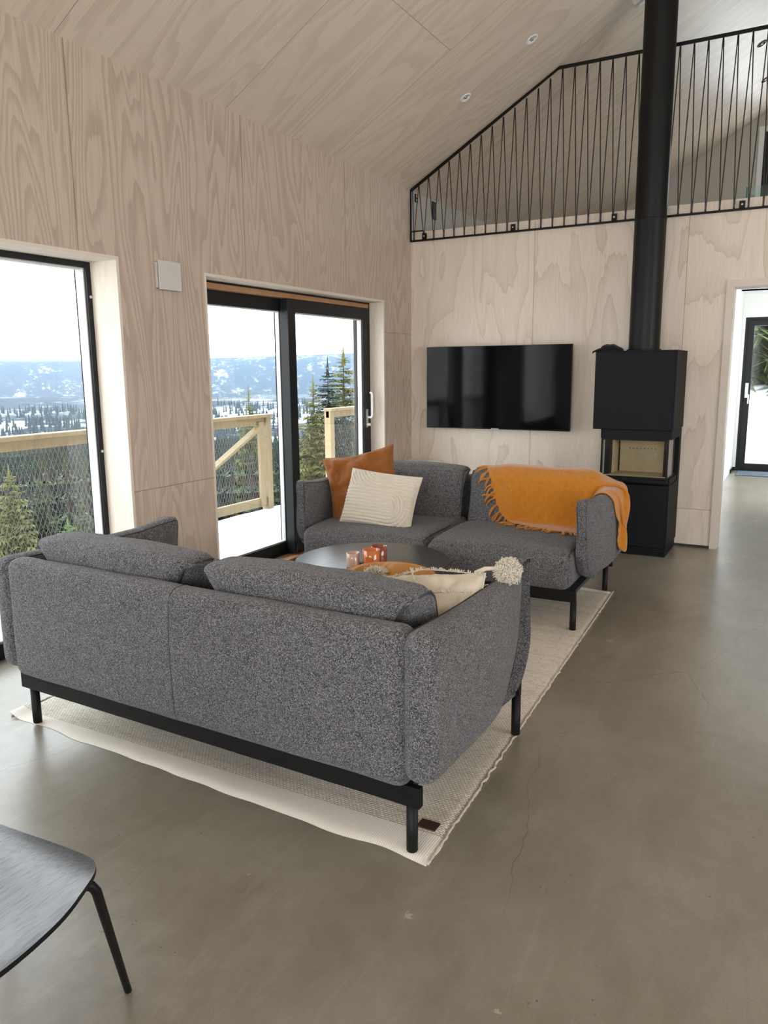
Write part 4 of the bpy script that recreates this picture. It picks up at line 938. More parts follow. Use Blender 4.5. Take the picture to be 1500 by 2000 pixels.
CL_P='-91 122 792 -90 101 791 -90 79 790 -90 58 785 -114 187 789 -114 165 793 -114 144 793 -113 122 793 -113 100 793 -113 79 792 -112 58 787 -113 39 775 -114 28 757 -116 23 735 -137 223 765 -137 206 779 -137 187 790 -137 165 794 -136 144 794 -136 122 795 -136 100 794 -135 78 793 -135 57 789 -135 39 777 -136 26 760 -138 20 738 -139 7 721 -161 249 732 -160 239 751 -160 223 766 -160 206 780 -160 187 791 -159 165 795 -159 144 796 -159 122 796 -159 100 796 -158 78 795 -158 57 791 -158 38 779 -159 25 762 -161 19 740 -161 5 724 -161 -17 721 -184 267 668 -184 262 690 -184 256 711 -184 250 732 -183 239 752 -183 224 767 -183 206 781 -182 187 793 -182 166 797 -182 144 798 -182 122 798 -182 100 798 -181 78 797 -181 56 793 -181 37 781 -182 24 764 -183 18 743 -184 4 726 -183 -17 721 -206 284 605 -206 279 626 -206 274 647 -207 269 669 -206 263 690 -206 257 711 -206 250 733 -206 240 752 -206 224 768 -206 207 781 -205 187 794 -205 166 798 -205 144 800 -205 122 800 -204 100 800 -204 78 800 -204 55 795 -204 37 784 -205 23 766 -206 17 745 -206 4 727 -206 -16 720 -207 -38 719 -229 295 562 -229 291 583 -229 286 605 -229 281 626 -229 276 647 -229 270 669 -229 264 690 -229 258 711 -229 251 733 -229 240 753 -229 224 768 -228 207 782 -228 189 794 -228 167 800 -228 145 801 -228 122 802 -227 100 802 -227 78 802 -227 56 797 -227 37 786 -227 23 769 -228 16 748 -229 4 729 -229 -16 720 -229 -37 719 -252 304 519 -252 301 540 -252 297 562 -252 293 583 -252 288 605 -252 283 626 -252 278 648 -252 272 669 -252 265 690 -252 259 711 -252 252 733 -252 241 752 -252 225 768 -251 207 782 -251 189 795 -251 168 801 -251 145 803 -251 123 804 -250 101 804 -250 78 803 -250 56 799 -250 37 788 -250 23 771 -251 15 750 -252 4 731 -252 -15 719 -252 -37 719 -274 309 497 -274 306 519 -274 303 540 -274 299 562 -274 295 584 -275 290 605 -275 285 627 -275 279 648 -275 273 669 -275 266 690 -275 259 712 -275 252 733 -275 242 753 -275 226 769 -274 208 782 -274 190 796 -274 168 803 -274 146 804 -274 123 805 -273 101 805 -273 79 804 -273 57 801 -273 37 789 -273 23 772 -274 14 752 -274 4 733 -274 -14 720 -275 -35 719 -297 318 477 -297 310 497 -297 307 519 -297 304 541 -297 300 562 -297 296 584 -297 291 605 -298 286 627 -298 280 648 -298 274 670 -298 267 691 -298 260 712 -298 253 733 -298 242 753 -298 227 769 -297 208 782 -297 190 796 -297 170 804 -297 146 806 -297 124 807 -296 101 807 -296 79 806 -296 57 802 -296 37 791 -296 23 774 -296 14 754 -297 4 734 -297 -13 720 -297 -35 719 -321 336 465 -320 318 477 -320 311 498 -320 308 519 -320 305 541 -320 301 562 -320 297 584 -320 292 606 -320 287 627 -321 281 648 -321 275 670 -321 268 691 -321 260 712 -321 253 733 -321 242 753 -321 226 770 -320 208 783 -320 191 797 -320 169 805 -320 147 807 -320 124 808 -319 102 808 -319 79 807 -319 57 803 -319 37 792 -319 22 775 -319 13 755 -319 4 735 -319 -14 721 -319 -35 719 -344 357 466 -343 335 465 -343 317 477 -343 311 498 -343 308 519 -343 305 541 -343 301 563 -343 297 584 -343 292 606 -343 287 627 -343 281 649 -344 275 670 -344 268 691 -344 261 712 -344 253 734 -344 242 754 -344 226 771 -343 208 783 -343 191 798 -343 170 806 -343 147 808 -343 124 808 -342 102 808 -342 79 807 -342 57 803 -342 37 792 -342 21 775 -342 12 755 -342 3 735 -342 -14 721 -342 -37 719 -367 378 467 -367 357 466 -366 335 465 -366 316 477 -366 311 498 -366 308 520 -366 305 541 -366 301 563 -366 297 584 -366 292 606 -366 287 627 -366 281 649 -367 275 670 -367 268 691 -367 261 713 -367 253 734 -367 242 754 -367 227 771 -367 208 783 -366 191 798 -366 170 806 -366 147 808 -366 124 809 -365 102 808 -365 79 807 -365 57 803 -365 37 792 -364 21 775 -364 12 755 -364 4 734 -364 -13 720 -364 -35 720 -390 400 468 -390 378 467 -389 356 466 -389 335 466 -389 316 477 -389 310 498 -389 308 520 -389 304 541 -389 300 563 -389 296 584 -389 291 606 -389 286 627 -389 280 649 -390 274 670 -390 268 692 -390 261 713 -390 253 734 -390 243 754 -390 227 770 -390 208 783 -390 191 798 -389 170 806 -389 147 808 -389 125 808 -389 102 808 -388 79 806 -388 57 802 -388 37 791 -387 21 774 -387 11 755 -387 5 734 -387 -12 720 -386 -35 720 -413 399 468 -413 378 468 -412 356 467 -412 334 466 -412 316 477 -412 310 498 -412 307 520 -411 304 541 -412 299 563 -412 295 584 -412 290 606 -412 285 628 -412 279 649 -413 274 670 -413 267 692 -413 261 713 -413 253 734 -413 242 754 -413 226 770 -413 208 783 -413 191 797 -413 170 805 -412 147 807 -412 125 807 -412 102 807 -411 80 805 -411 57 801 -411 37 790 -410 21 774 -410 11 755 -410 5 734 -409 -13 720 -409 -34 720 -436 421 469 -436 399 469 -436 377 468 -435 356 467 -435 334 467 -435 315 477 -434 310 499 -434 307 520 -434 303 542 -434 299 563 -435 294 585 -435 289 606 -435 284 628 -435 279 649 -436 273 671 -436 267 692 -436 260 714 -436 253 735 -436 241 756 -436 226 770 -436 208 783 -436 190 797 -436 169 805 -436 147 806 -435 124 807 -435 102 806 -434 80 804 -434 58 800 -434 38 790 -433 22 773 -433 12 754 -432 4 734 -432 -14 721 -431 -36 720 -459 420 469 -459 399 469 -458 377 468 -458 356 468 -458 334 467 -457 315 478 -457 309 499 -457 306 521 -457 303 542 -457 298 563 -457 294 585 -458 289 606 -458 284 628 -458 278 649 -459 273 671 -459 267 693 -459 260 714 -459 253 736 -460 242 755 -460 225 770 -460 208 783 -460 190 797 -459 169 804 -459 146 805 -459 124 806 -458 102 805 -458 80 803 -457 58 799 -457 38 789 -456 23 773 -455 12 754 -455 4 733 -454 -15 721 -453 -37 721 -483 442 469 -482 420 469 -482 398 469 -481 377 469 -481 355 468 -481 334 468 -480 314 478 -480 309 499 -480 306 521 -480 302 542 -480 298 564 -480 293 585 -481 288 607 -481 283 628 -481 278 650 -482 272 671 -482 267 693 -482 260 714 -483 253 736 -483 243 754 -483 225 770 -483 208 783 -483 190 797 -483 168 803 -482 146 804 -482 124 804 -481 102 804 -481 80 802 -480 58 798 -480 38 788 -479 23 772 -478 12 753 -477 3 733 -477 -15 721 -476 -37 721 -506 441 469 -505 419 469 -505 398 469 -504 376 469 -504 355 469 -503 333 468 -503 314 478 -503 309 500 -503 306 521 -503 302 543 -503 298 564 -503 293 585 -503 288 607 -504 283 628 -504 278 650 -505 272 671 -505 266 693 -506 260 714 -506 254 735 -506 242 755 -506 225 770 -507 208 783 -506 190 796 -506 168 803 -506 146 803 -505 124 803 -505 101 803 -504 79 801 -504 58 797 -503 38 787 -502 23 771 -501 13 752 -500 3 732 -499 -16 721 -498 -38 721 -529 441 469 -528 419 469 -528 398 469 -527 376 469 -527 354 469 -526 333 468 -526 313 479 -526 309 500 -526 306 521 -526 302 543 -526 297 564 -526 293 586 -526 287 607 -527 282 629 -527 277 650 -528 272 672 -528 266 693 -529 260 715 -529 253 736 -530 242 755 -530 225 770 -530 207 784 -530 189 797 -530 167 802 -529 145 803 -529 123 803 -528 101 802 -528 79 801 -527 57 796 -526 38 786 -525 23 770 -524 13 751 -523 2 732 -522 -17 721 -521 -39 721 -553 461 469 -552 440 469 -551 418 469 -551 397 469 -550 375 469 -549 354 469 -549 332 469 -549 313 479 -548 309 500 -549 305 522 -549 302 543 -549 297 565 -549 292 586 -549 287 607 -550 282 629 -550 277 650 -551 271 672 -551 266 694 -552 260 715 -553 253 736 -553 241 756 -553 225 771 -554 207 784 -554 189 797 -553 167 802 -553 144 803 -552 122 802 -552 100 802 -551 78 800 -550 56 796 -549 38 785 -548 23 769 -547 13 749 -545 2 730 -544 -18 721 -543 -40 720 -576 461 469 -575 439 469 -574 418 469 -573 396 469 -573 375 469 -572 353 469 -572 331 468 -571 312 479 -571 309 501 -571 305 522 -571 302 544 -572 297 565 -572 292 586 -572 287 608 -573 282 629 -573 276 651 -574 271 672 -575 265 694 -575 259 715 -576 252 737 -577 241 756 -577 224 771 -577 207 785 -577 188 797 -577 166 802 -577 144 803 -576 121 802 -575 99 802 -574 77 800 -573 56 796 -572 37 784 -571 22 767 -569 13 747 -568 2 729 -567 -19 721 -566 -41 720 -599 460 469 -598 438 469 -597 417 469 -596 395 469 -596 374 469 -595 352 469 -594 331 468 -594 312 479 -594 308 501 -594 305 522 -594 301 544 -594 297 565 -595 292 587 -595 287 608 -596 281 630 -596 276 651 -597 270 673 -598 264 694 -599 258 716 -599 251 737 -600 240 757 -601 224 772 -601 206 786 -601 187 798 -601 165 803 -600 143 803 -600 120 803 -599 98 802 -598 76 801 -597 55 795 -595 36 784 -594 22 766 -592 14 746 -591 1 728 -589 -20 721 -588 -41 719 -623 481 468 -622 459 468 -621 437 468 -620 416 468 -619 394 468 -619 373 468 -618 351 468 -617 330 468 -617 311 479 -617 308 501 -617 305 522 -617 301 544 -617 297 565 -618 292 587 -618 287 608 -619 281 630 -619 275 651 -620 270 673 -621 264 694 -622 257 716 -623 251 737 -624 239 757 -624 223 772 -625 205 786 -625 186 799 -624 164 803 -624 142 804 -623 119 803 -622 97 802 -621 75 801 -620 53 795 -619 35 782 -617 21 765 -615 14 744 -613 0 727 -612 -20 720 -610 -42 718 -646 480 467 -645 458 468 -644 436 468 -643 415 468 -642 393 468 -641 372 468 -641 350 467 -640 329 467 -640 311 479 -640 308 501 -640 305 522 -640 301 544 -640 296 565 -640 292 587 -641 286 608 -642 281 630 -642 275 651 -643 269 673 -644 263 694 -645 256 716 -646 249 737 -647 238 757 -648 222 773 -648 204 787 -648 185 799 -648 163 804 -648 140 804 -647 118 804 -646 96 803 -645 73 801 -643 52 795 -642 34 781 -640 20 763 -638 14 742 -636 0 726 -634 -22 720 -633 -43 718 -669 478 467 -668 457 467 -667 435 467 -666 414 467 -665 392 467 -664 371 467 -664 349 466 -663 328 466 -662 310 479 -662 307 501 -662 304 522 -663 300 544 -663 296 565 -663 291 587 -664 286 608 -664 280 630 -665 274 651 -666 268 673 -667 262 694 -669 255 716 -670 248 737 -671 237 757 -672 221 772 -672 203 786 -672 184 799 -672 162 803 -672 139 804 -671 117 803 -670 94 802 -669 72 801 -667 51 794 -665 33 780 -663 21 762 -661 13 741 -658 -2 725 -656 -23 720 -655 -45 717 -691 477 466 -690 456 466 -690 434 466 -689 413 466 -688 391 466 -687 370 466 -686 348 465 -685 326 465 -685 309 479 -685 306 500 -685 303 522 -685 299 543 -685 295 565 -686 290 586 -687 285 608 -687 279 630 -688 274 651 -689 267 673 -690 261 694 -692 255 716 -693 247 737 -694 236 757 -695 219 772 -696 202 786 -696 183 798 -696 160 803 -696 137 803 -695 115 803 -694 93 802 -692 71 800 -690 49 793 -688 32 779 -686 21 759 -684 12 739 -681 -3 724 -679 -25 719 -675 -45 728 -714 476 465 -713 455 465 -712 433 465 -712 412 465 -711 390 465 -710 368 464 -709 347 464 -708 325 464 -708 308 478 -708 305 500 -708 302 522 -708 298 543 -708 294 565 -709 289 586 -709 284 608 -710 279 629 -711 273 651 -712 267 673 -714 260 694 -715 254 716 -717 247 737 -718 235 757 -719 218 772 -720 200 786 -720 181 798 -720 158 802 -720 135 802 -719 113 802 -718 90 801 -716 68 799 -714 47 791 -711 30 776 -709 20 757 -706 11 737 -703 -6 723 -700 -28 724 -697 -49 727 -737 475 464 -736 454 464 -735 432 464 -734 410 464 -734 389 463 -733 367 463 -732 346 463 -731 324 464 -731 307 478 -730 303 500 -730 302 522 -731 296 543 -731 292 564 -731 288 586 -732 283 607 -733 278 629 -734 272 651 -735 266 672 -737 260 694 -738 253 715 -740 246 737 -742 234 757 -743 217 772 -744 199 786 -745 179 797 -744 156 800 -744 133 801 -743 111 800 -741 88 799 -740 66 797 -737 44 788 -735 28 773 -732 19 754 -729 7 735 -726 -10 722 -721 -32 719 -716 -52 714 -760 474 463 -759 452 463 -758 431 463 -757 409 462 -757 388 462 -756 366 462 -755 345 462 -755 323 465 -754 306 479 -753 301 500 -753 303 522 -753 302 544 -753 292 564 -754 286 585 -755 281 606 -755 276 628 -756 271 650 -758 265 671 -759 259 693 -761 252 715 -763 245 736 -765 233 756 -767 216 771 -768 198 785 -769 177 795 -768 154 798 -768 131 798 -766 108 798 -765 86 797 -764 63 795 -761 42 786 -758 27 769 -755 16 751 -751 2 734 -748 -16 721 -743 -37 719 -738 -57 711 -783 473 462 -782 451 462 -781 429 461 -780 408 461 -779 387 461 -779 365 461 -778 344 460 -777 325 470 -777 311 485 -776 297 501 -774 294 523 -776 300 544 -775 300 566 -775 294 587 -777 285 607 -778 277 627 -779 269 648 -781 263 670 -782 257 692 -784 251 713 -786 244 735 -788 232 755 -790 214 770 -792 196 784 -793 175 793 -792 152 796 -791 129 795 -790 106 795 -789 83 794 -787 61 792 -785 40 782 -781 27 764 -777 12 748 -774 -3 733 -770 -22 721 -765 -43 718 -759 -62 708 -806 471 460 -804 450 460 -803 428 460 -803 406 460 -802 385 460 -802 364 460 -801 343 465 -792 337 485 -787 325 501 -797 307 509 -798 290 523 -795 287 545 -798 295 565 -798 298 587 -797 295 610 -799 287 630 -802 275 649 -803 265 669 -805 257 690 -807 249 711 -809 242 734 -812 230 753 -814 213 768 -816 195 782 -817 173 791 -816 149 793 -815 126 792 -814 103 792 -813 80 791 -811 57 788 -808 38 776 -804 24 759 -800 8 744 -796 -9 731 -792 -28 721 -787 -50 716 -781 -66 705 -828 469 457 -827 448 457 -826 426 458 -826 405 457 -826 383 460 -825 362 465 -821 343 476 -812 341 495 -803 337 514 -802 319 529 -816 303 533 -819 284 545 -815 279 567 -818 288 587 -820 292 609 -821 291 631 -823 284 652 -825 273 672 -828 260 690 -830 249 709 -832 238 728 -834 228 747 -837 209 762 -839 191 775 -841 169 784 -840 146 786 -839 123 786 -837 100 786 -836 78 786 -834 55 781 -830 37 768 -826 21 753 -822 5 739 -818 -14 728 -814 -34 720 -809 -54 714 -804 -70 701 -850 467 449 -849 446 454 -849 425 459 -848 404 464 -846 383 470 -844 363 478 -841 343 487 -831 331 504 -824 338 525 -815 332 544 -819 312 555 -836 298 557 -839 278 568 -833 270 588 -830 271 609 -841 278 628 -846 280 650 -848 276 672 -850 266 692 -852 252 709 -855 237 724 -856 222 740 -857 204 751 -858 184 761 -861 164 770 -859 142 772 -859 120 773 -858 98 773 -858 76 773 -855 55 768 -852 35 760 -848 18 747 -844 1 733 -840 -18 724 -836 -39 720 -831 -59 712 -825 -74 696 -858 451 475 -857 430 479 -857 409 485 -856 388 491 -855 368 498 -856 348 506 -852 328 516 -840 323 535 -836 336 555 -828 324 572 -836 305 580 -853 291 585 -856 270 593 -848 257 608 -843 256 631 -857 259 648 -866 259 668 -873 260 688 -876 254 709 -878 239 726 -879 220 736 -880 201 744 -880 180 750 -879 160 755 -878 139 756 -877 117 756 -876 95 757 -877 74 758 -877 52 758 -875 31 753 -871 14 741 -867 -3 728 -862 -23 720 -858 -45 718 -853 -65 708 -847 -77 691 -855 457 497 -853 436 501 -851 415 506 -851 395 513 -852 375 520 -854 355 528 -859 336 538 -858 318 550 -857 333 568 -844 333 588 -838 313 601 -849 295 608 -863 280 615 -865 258 620 -862 239 630 -856 240 654 -862 236 673 -879 236 687 -894 240 701 -902 237 722 -903 220 737 -903 199 740 -902 177 741 -900 156 743 -898 135 742 -896 114 742 -895 93 742 -896 71 743 -897 50 746 -897 28 745 -894 9 736 -890 -8 723 -885 -27 715 -880 -47 711 -875 -66 700 -869 -78 683 -835 441 516 -835 420 523 -838 400 531 -841 380 539 -844 360 548 -845 341 558 -842 319 569 -861 312 583 -863 326 603 -847 322 621 -845 300 630 -857 281 637 -867 262 643 -867 240 648 -868 218 654 -869 210 674 -875 216 698 -897 215 703 -917 221 712 -927 217 731 -927 196 741 -925 175 736 -922 154 732 -918 133 730 -916 112 729 -916 90 730 -916 68 730 -917 47 732 -919 26 735 -917 5 731 -913 -13 721 -908 -33 714 -903 -52 707 -897 -67 692 -828 447 537 -833 428 544 -838 409 552 -841 389 561 -844 369 570 -845 349 579 -841 331 591 -844 310 602 -864 304 614 -865 316 635 -851 307 653 -853 284 660 -864 265 665 -871 243 670 -874 223 678 -877 198 684 -878 192 705 -898 198 720 -920 197 713 -942 203 717 -951 192 736 -949 170 735 -945 151 725 -940 130 720 -938 109 719 -937 87 719 -937 66 719 -938 44 720 -939 23 722 -939 1 723 -936 -19 718 -931 -40 715 -924 -59 707 -918 -72 690 -843 438 562 -848 418 570 -850 399 580 -851 379 590 -850 360 600 -849 340 611 -845 322 623 -848 302 635 -867 293 645 -870 305 668 -858 288 684 -870 267 686 -881 248 689 -887 227 695 -894 207 701 -899 184 705 -908 173 721 -929 179 729 -948 181 713 -970 186 721 -973 165 731 -968 146 719 -961 128 711 -960 106 712 -959 84 713 -960 63 713 -961 41 713 -961 20 714 -961 -2 714 -960 -24 715 -955 -45 712 -947 -64 702 -939 -82 693 -857 447 579 -857 428 589 -857 409 599 -857 390 609 -857 370 619 -856 351 630 -856 332 641 -854 315 656 -857 295 668 -873 282 677 -872 285 702 -880 266 710 -897 253 703 -905 232 707 -913 212 711 -922 193 713 -930 173 714 -940 157 719 -961 159 724 -978 170 706 -995 162 718 -991 140 713 -982 126 699 -979 104 700 -980 82 700 -980 61 700 -981 39 700 -981 17 700 -981 -4 700 -981 -26 701 -976 -48 697 -966 -66 689 -961 -87 685 -861 439 609 -861 420 619 -861 401 629 -862 382 639 -863 363 649 -866 344 659 -869 326 670 -872 310 684 -885 296 693 -896 281 702 -902 272 720 -914 255 720 -926 239 713 -935 220 713 -944 201 713 -953 183 712 -963 165 709 -970 145 706 -989 145 704 -1009 156 699 -1012 134 699 -1000 122 685 -993 102 682 -994 81 682 -994 60 681 -995 38 680 -995 17 680 -994 -5 679 -994 -27 679 -988 -48 674 -976 -65 668 -973 -87 665 -863 449 630 -864 430 640 -865 411 650 -867 393 660 -869 374 669 -874 356 679 -880 338 688 -889 322 696 -900 307 705 -914 293 710 -926 277 713 -938 262 720 -948 246 713 -958 228 710 -966 209 707 -974 191 702 -981 173 696 -988 156 689 -995 138 681 -1017 150 678 -1028 132 679 -1017 115 669 -1002 103 660 -999 81 659 -999 60 658 -999 39 657 -998 17 656 -997 -4 655 -996 -26 653 -990 -48 650 -978 -63 645 -972 -84 642 -867 441 661 -869 422 670 -874 403 680 -880 385 688 -888 367 695 -896 349 702 -906 333 707 -919 318 712 -934 303 713 -947 287 712 -959 271 710 -969 254 705 -977 236 699 -984 218 693 -990 200 686 -995 182 677 -997 164 668 -999 144 658 -1020 146 655 -1036 132 654 -1029 112 649 -1012 102 639 -1001 83 636 -1000 61 634 -999 40 633 -999 19 632 -998 -2 630 -997 -23 628 -992 -43 626 -981 -62 622 -972 -81 620 -875 450 682 -882 432 690 -890 413 696 -896 395 701 -905 377 706 -917 359 710 -929 343 712 -942 327 712 -956 312 710 -968 297 705 -978 280 699 -986 263 691 -993 246 683 -997 227 675 -999 209 665 -1000 191 655 -1001 172 646 -1001 153 637 -1017 142 632 -1037 134 630 -1037 113 625 -1022 99 619 -1007 85 613 -1001 64 611 -1000 43 609 -999 21 608 -999 0 606 -998 -21 604 -993 -41 602 -984 -60 599 -900 441 703 -909 422 707 -918 404 710 -928 385 711 -939 367 711 -952 351 717 -963 337 707 -975 322 700 -985 307 692 -993 291 683 -999 273 672 -1000 255 662 -1001 237 653 -1002 218 643 -1002 200 634 -1002 181 624 -1003 162 615 -1016 146 609 -1036 138 606 -1040 117 601 -1029 99 596 -1012 86 591 -1003 67 588 -1001 45 586 -1000 24 584 -1000 3 582 -999 -18 580 -994 -38 578 -985 -58 575 -923 449 710 -933 430 711 -942 411 710 -952 392 709 -961 373 707 -975 358 711 -988 342 707 -990 334 687 -998 318 675 -1001 302 662 -1003 284 651 -1003 266 641 -1004 247 631 -1004 228 621 -1004 209 612 -1004 190 603 -1004 170 594 -1015 153 587 -1033 142 583 -1040 122 578 -1032 102 573 -1016 88 568 -1005 69 565 -1002 48 562 -1001 27 560 -1000 6 558 -999 -15 556 -995 -36 554 -987 -55 552 -957 437 707 -965 417 703 -973 397 698 -979 377 694 -985 357 690 -1006 347 690 -1015 337 676 -1002 332 654 -1004 313 642 -1005 295 630 -1006 276 619 -1006 257 609 -1006 238 600 -1006 218 590 -1006 199 581 -1006 179 573 -1014 160 565 -1031 147 560 -1038 127 554 -1032 107 549 -1019 90 545 -1007 73 542 -1002 52 539 -1001 30 537 -1001 9 534 -999 -12 532 -997 -33 530 -976 441 691 -983 421 687 -989 401 681 -994 380 676 -998 358 670 -1000 335 666 -1023 327 658 -1021 337 637 -1007 325 621 -1007 305 609 -1008 286 598 -1008 267 588 -1008 247 578 -1007 227 569 -1007 208 560 -1007 188 551 -1014 168 544 -1028 153 538 -1034 133 532 -1031 112 526 -1021 94 522 -1009 76 519 -1003 55 516 -1002 34 513 -1001 13 511 -1000 -8 508 -998 -29 506 -994 425 666 -997 404 659 -1000 382 654 -1002 360 648 -1003 338 643 -1011 317 637 -1032 318 623 -1024 328 602 -1010 315 587 -1009 296 576 -1009 276 566 -1009 256 557 -1009 236 547 -1009 216 538 -1009 196 530 -1014 176 522 -1025 159 516 -1031 139 509 -1029 118 504 -1020 98 500 -1010 80 496 -1004 59 493 -1003 38 490 -1002 17 487 -1001 -4 485 -999 -26 483 -999 407 637 -1002 385 631 -1004 364 626 -1005 342 620 -1006 320 614 -1021 303 606 -1037 310 589 -1026 318 568 -1013 305 554 -1012 285 544 -1010 265 535 -1009 245 526 -1009 224 517 -1011 204 508 -1014 184 501 -1021 165 494 -1026 145 487 -1025 124 482 -1019 104 477 -1010 84 473 -1005 64 470 -1003 42 467 -1003 21 464 -1002 -1 461 -1001 410 614 -1004 389 609 -1005 368 603 -1007 347 598 -1008 326 591 -1010 305 583 -1028 293 573 -1041 303 555 -1028 308 535 -1017 292 522 -1013 273 513 -1010 252 504 -1009 232 495 -1010 212 487 -1013 192 479 -1018 171 472 -1021 151 465 -1021 130 460 -1017 109 455 -1009 89 451 -1005 68 447 -1004 47 444 -1004 25 440 -1004 4 438 -1005 395 586 -1007 374 581 -1008 353 575 -1010 332 568 -1010 312 560 -1015 292 551 -1034 283 540 -1045 295 522 -1032 296 503 -1023 277 492 -1013 260 482 -1009 239 473 -1008 219 465 -1011 198 457 -1014 178 450 -1017 157 444 -1017 136 438 -1014 115 433 -1009 95 428 -1006 73 424 -1006 52 421 -1006 30 417 -1007 380 559 -1013 360 554 -1015 340 547 -1011 320 538 -1012 301 529 -1021 283 518 -1040 276 507 -1053 284 492 -1041 267 479 -1027 261 463 -1015 245 451 -1009 226 443 -1009 205 435 -1011 184 428 -1013 163 422 -1013 142 416 -1011 121 411 -1008 100 406 -1007 79 402 -1008 57 398 -1009 36 395 -1023 368 534 -1022 348 527 -1013 330 518 -1011 311 508 -1015 293 497 -1029 281 484 -1048 289 470 -1056 270 460 -1045 254 448 -1030 246 433 -1018 231 422 -1012 211 413 -1011 190 406 -1011 169 400 -1011 148 394 -1011 127 388 -1010 106 384 -1011 84 379 -1012 63 376 -1026 356 506 -1013 341 498 -1011 322 487 -1010 303 477 -1019 287 464 -1036 288 451 -1053 281 438 -1056 260 428 -1046 244 416 -1032 233 404 -1022 216 393 -1016 196 385 -1015 175 378 -1015 154 372 -1015 133 367 -1015 112 362 -1016 90 358 -1012 352 477 -1016 333 468 -1010 315 457 -1009 297 444 -1023 285 431 -1041 285 418 -1055 271 407 -1055 252 396 -1046 234 385 -1035 219 375 -1026 202 365 -1023 181 357 -1022 160 351 -1021 139 345 -1021 117 341 -1021 344 448 -1011 328 437 -1009 311 425 -1012 294 412 -1028 284 400 -1045 279 387 -1054 262 375 -1053 243 365 -1045 225 355 -1037 207 345 -1032 187 337 -1029 167 330 -1008 324 407 -1007 306 394 -1017 292 381 -1033 284 368 -1045 271 356 -1051 253 344 -1049 234 334 -1043 215 325 -1039 195 317 -1008 302 362 -1021 291 349 -1035 279 337 -1044 264 325'
